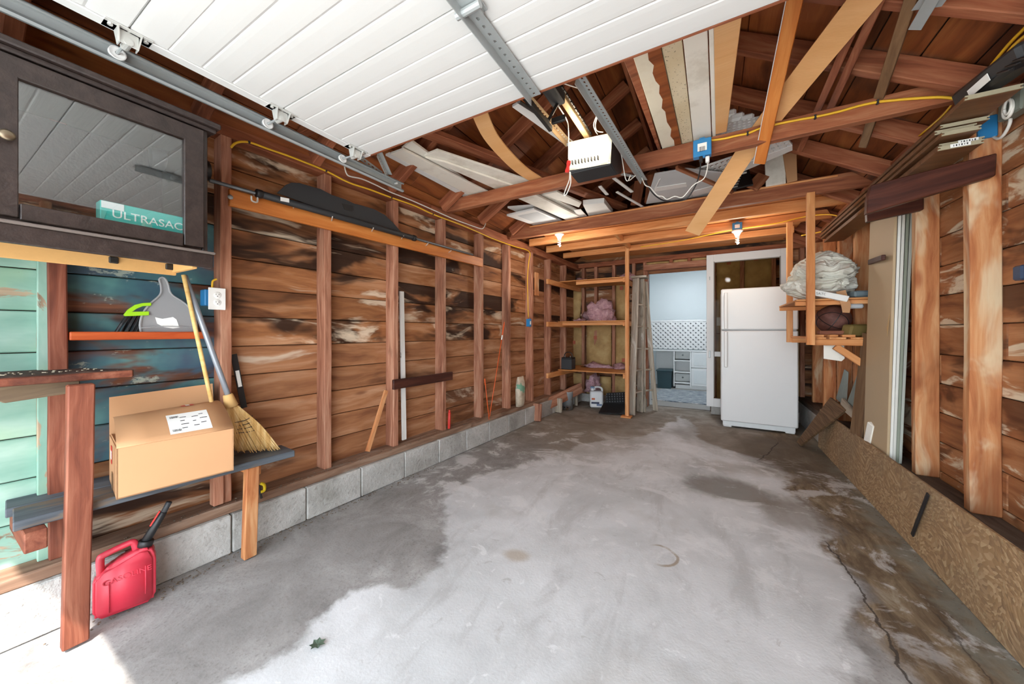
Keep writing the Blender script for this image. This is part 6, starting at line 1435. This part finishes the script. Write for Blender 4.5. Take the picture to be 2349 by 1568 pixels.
# white diamond lattice above the unit
lt = thing('lattice_screen', 'white lattice panel above the cubby unit in the room beyond', 'lattice', (-.55, 8.1, .82))
bm = bmesh.new(); x0, x1, z0, z1 = -1.15, .15, .83, 1.40; s = .095
k = x0-(z1-z0)
while k < x1:
    for sg in (1, -1):
        pts = []
        for zz in (z0, z1):
            xx = k+(zz-z0) if sg > 0 else k+(z1-zz); pts.append(Vector((xx, 8.06+.004*sg, zz)))
        a, b = pts
        def clip(p, q):
            out = []
            for f in (0, 1):
                pass
            d_ = q-p; t0, t1 = 0.0, 1.0
            if abs(d_.x) > 1e-6:
                ta, tb = (x0-p.x)/d_.x, (x1-p.x)/d_.x
                t0, t1 = max(t0, min(ta, tb)), min(t1, max(ta, tb))
            return (p+d_*t0, p+d_*t1) if t1 > t0 else None
        r = clip(a, b)
        if r and (r[1]-r[0]).length > .03: bm_box(bm, 0, 0, 0, (r[1]-r[0]).length, .042, .006, 0, frame((r[0]+r[1])/2, r[1]-r[0], (0, -1, 0)))
    k += s
tag(obj('lattice_slats', tomesh(bm, 'lattice_slats'), m_white, Matrix(), lt), kind='stuff')
box('top_rail', (-.5, 8.06, 1.41), (1.32, .02, .035), m_white, lt)
box('lattice_backing', (-.5, 8.10, 1.11), (1.3, .01, .58), plain('grey_backing', 'a9b1b3', .8), lt, ch=0)
g = G('striped_rug'); o_ = g.obj(); n_ = g.noise(g.map(o_, (7, 60, 1)), 1.0, 4, .7); m_rug = g.done(g.ramp(n_, [(.38, '49586a'), (.5, '8e979e'), (.62, 'd3d5d4')]), .95, 0, n_, .5, .01)
rg = box('rug', (-.42, 7.15, .008), (1.0, 1.35, .016), m_rug, None, 0, .004); tag(rg, 'blue and white striped rug on the floor just beyond the doorway', 'rug')
# ---------------------------------------------------------------- floor litter
lf = onz(728, 1479, 0); g = G('green_leaf'); o_ = g.obj(); m_leaf = g.done(g.mix(g.noise(o_, 40, 3), '37493b', '5f7060'), .6)
out = [(0, -.036), (.012, -.022), (.034, -.026), (.026, -.008), (.040, .008), (.020, .012), (.014, .034), (0, .024), (-.014, .036), (-.020, .012), (-.038, .006), (-.026, -.008), (-.032, -.024), (-.012, -.020)]
bm = bmesh.new(); c = bm.verts.new((0, 0, .004)); R = [bm.verts.new((x, y, .010+.006*mnoise.noise(Vector((x*60, y*60, 1))))) for x, y in out]
for i in range(len(R)): bm.faces.new((c, R[i], R[(i+1) % len(R)]))
r = bmesh.ops.extrude_face_region(bm, geom=bm.faces[:])
for v in r['geom']:
    if isinstance(v, bmesh.types.BMVert): v.co.z += .001
lo = obj('leaf', tomesh(bm, 'leaf'), m_leaf, Matrix.Translation((lf.x, lf.y, .0)) @ Matrix.Rotation(1.1, 4, 'Z') @ Matrix.Scale(.72, 4)); tag(lo, 'dry dark green leaf lying on the pale floor', 'leaf')
def litter(lab, pts, m, n, seed, sp):
    random.seed(seed); bm = bmesh.new()
    for i in range(n):
        f = random.random()*(len(pts)-1); k = int(f); p = Vector(pts[k]).lerp(Vector(pts[min(k+1, len(pts)-1)]), f-k)+Vector((random.gauss(0, sp), random.gauss(0, sp), 0))
        s = random.uniform(.0015, .006); bm_box(bm, 0, 0, 0, s*random.uniform(.7, 2.6), s, s*.5, 0, Matrix.Translation((p.x, p.y, p.z+s*.25)) @ Matrix.Rotation(random.uniform(0, 6), 4, 'Z'))
        
    o = obj('debris', tomesh(bm, 'debris'), m, Matrix()); return tag(o, lab, 'debris', None, 'stuff')
m_deb = plain('leaf_litter', '6e6052', .9, 0, .3, 60)
litter('dark leaf litter and grit along the foot of the left foundation', [(-2.17, .32, .002), (-2.19, .9, .002), (-2.17, 1.5, .002), (-2.12, 2.3, .002)], m_deb, 420, 3, .03)
litter('crumbs of grit along the foot of the right strand board', [(.93, 1.2, .002), (.93, 2.2, .002), (.93, 3.6, .002), (.92, 4.6, .002)], m_deb, 160, 5, .02)
litter('dust and leaf crumbs on the left wall sill', [lp(.5, .12, .252), lp(1.5, .12, .252), lp(3.2, .12, .252)], m_deb, 200, 8, .018)
litter('paint flakes scattered on the grimy counter', [(-2.2, -.2, 1.027), (-2.2, .40, 1.027)], plain('paint_flakes', 'b7ab93', .9), 70, 11, .05)
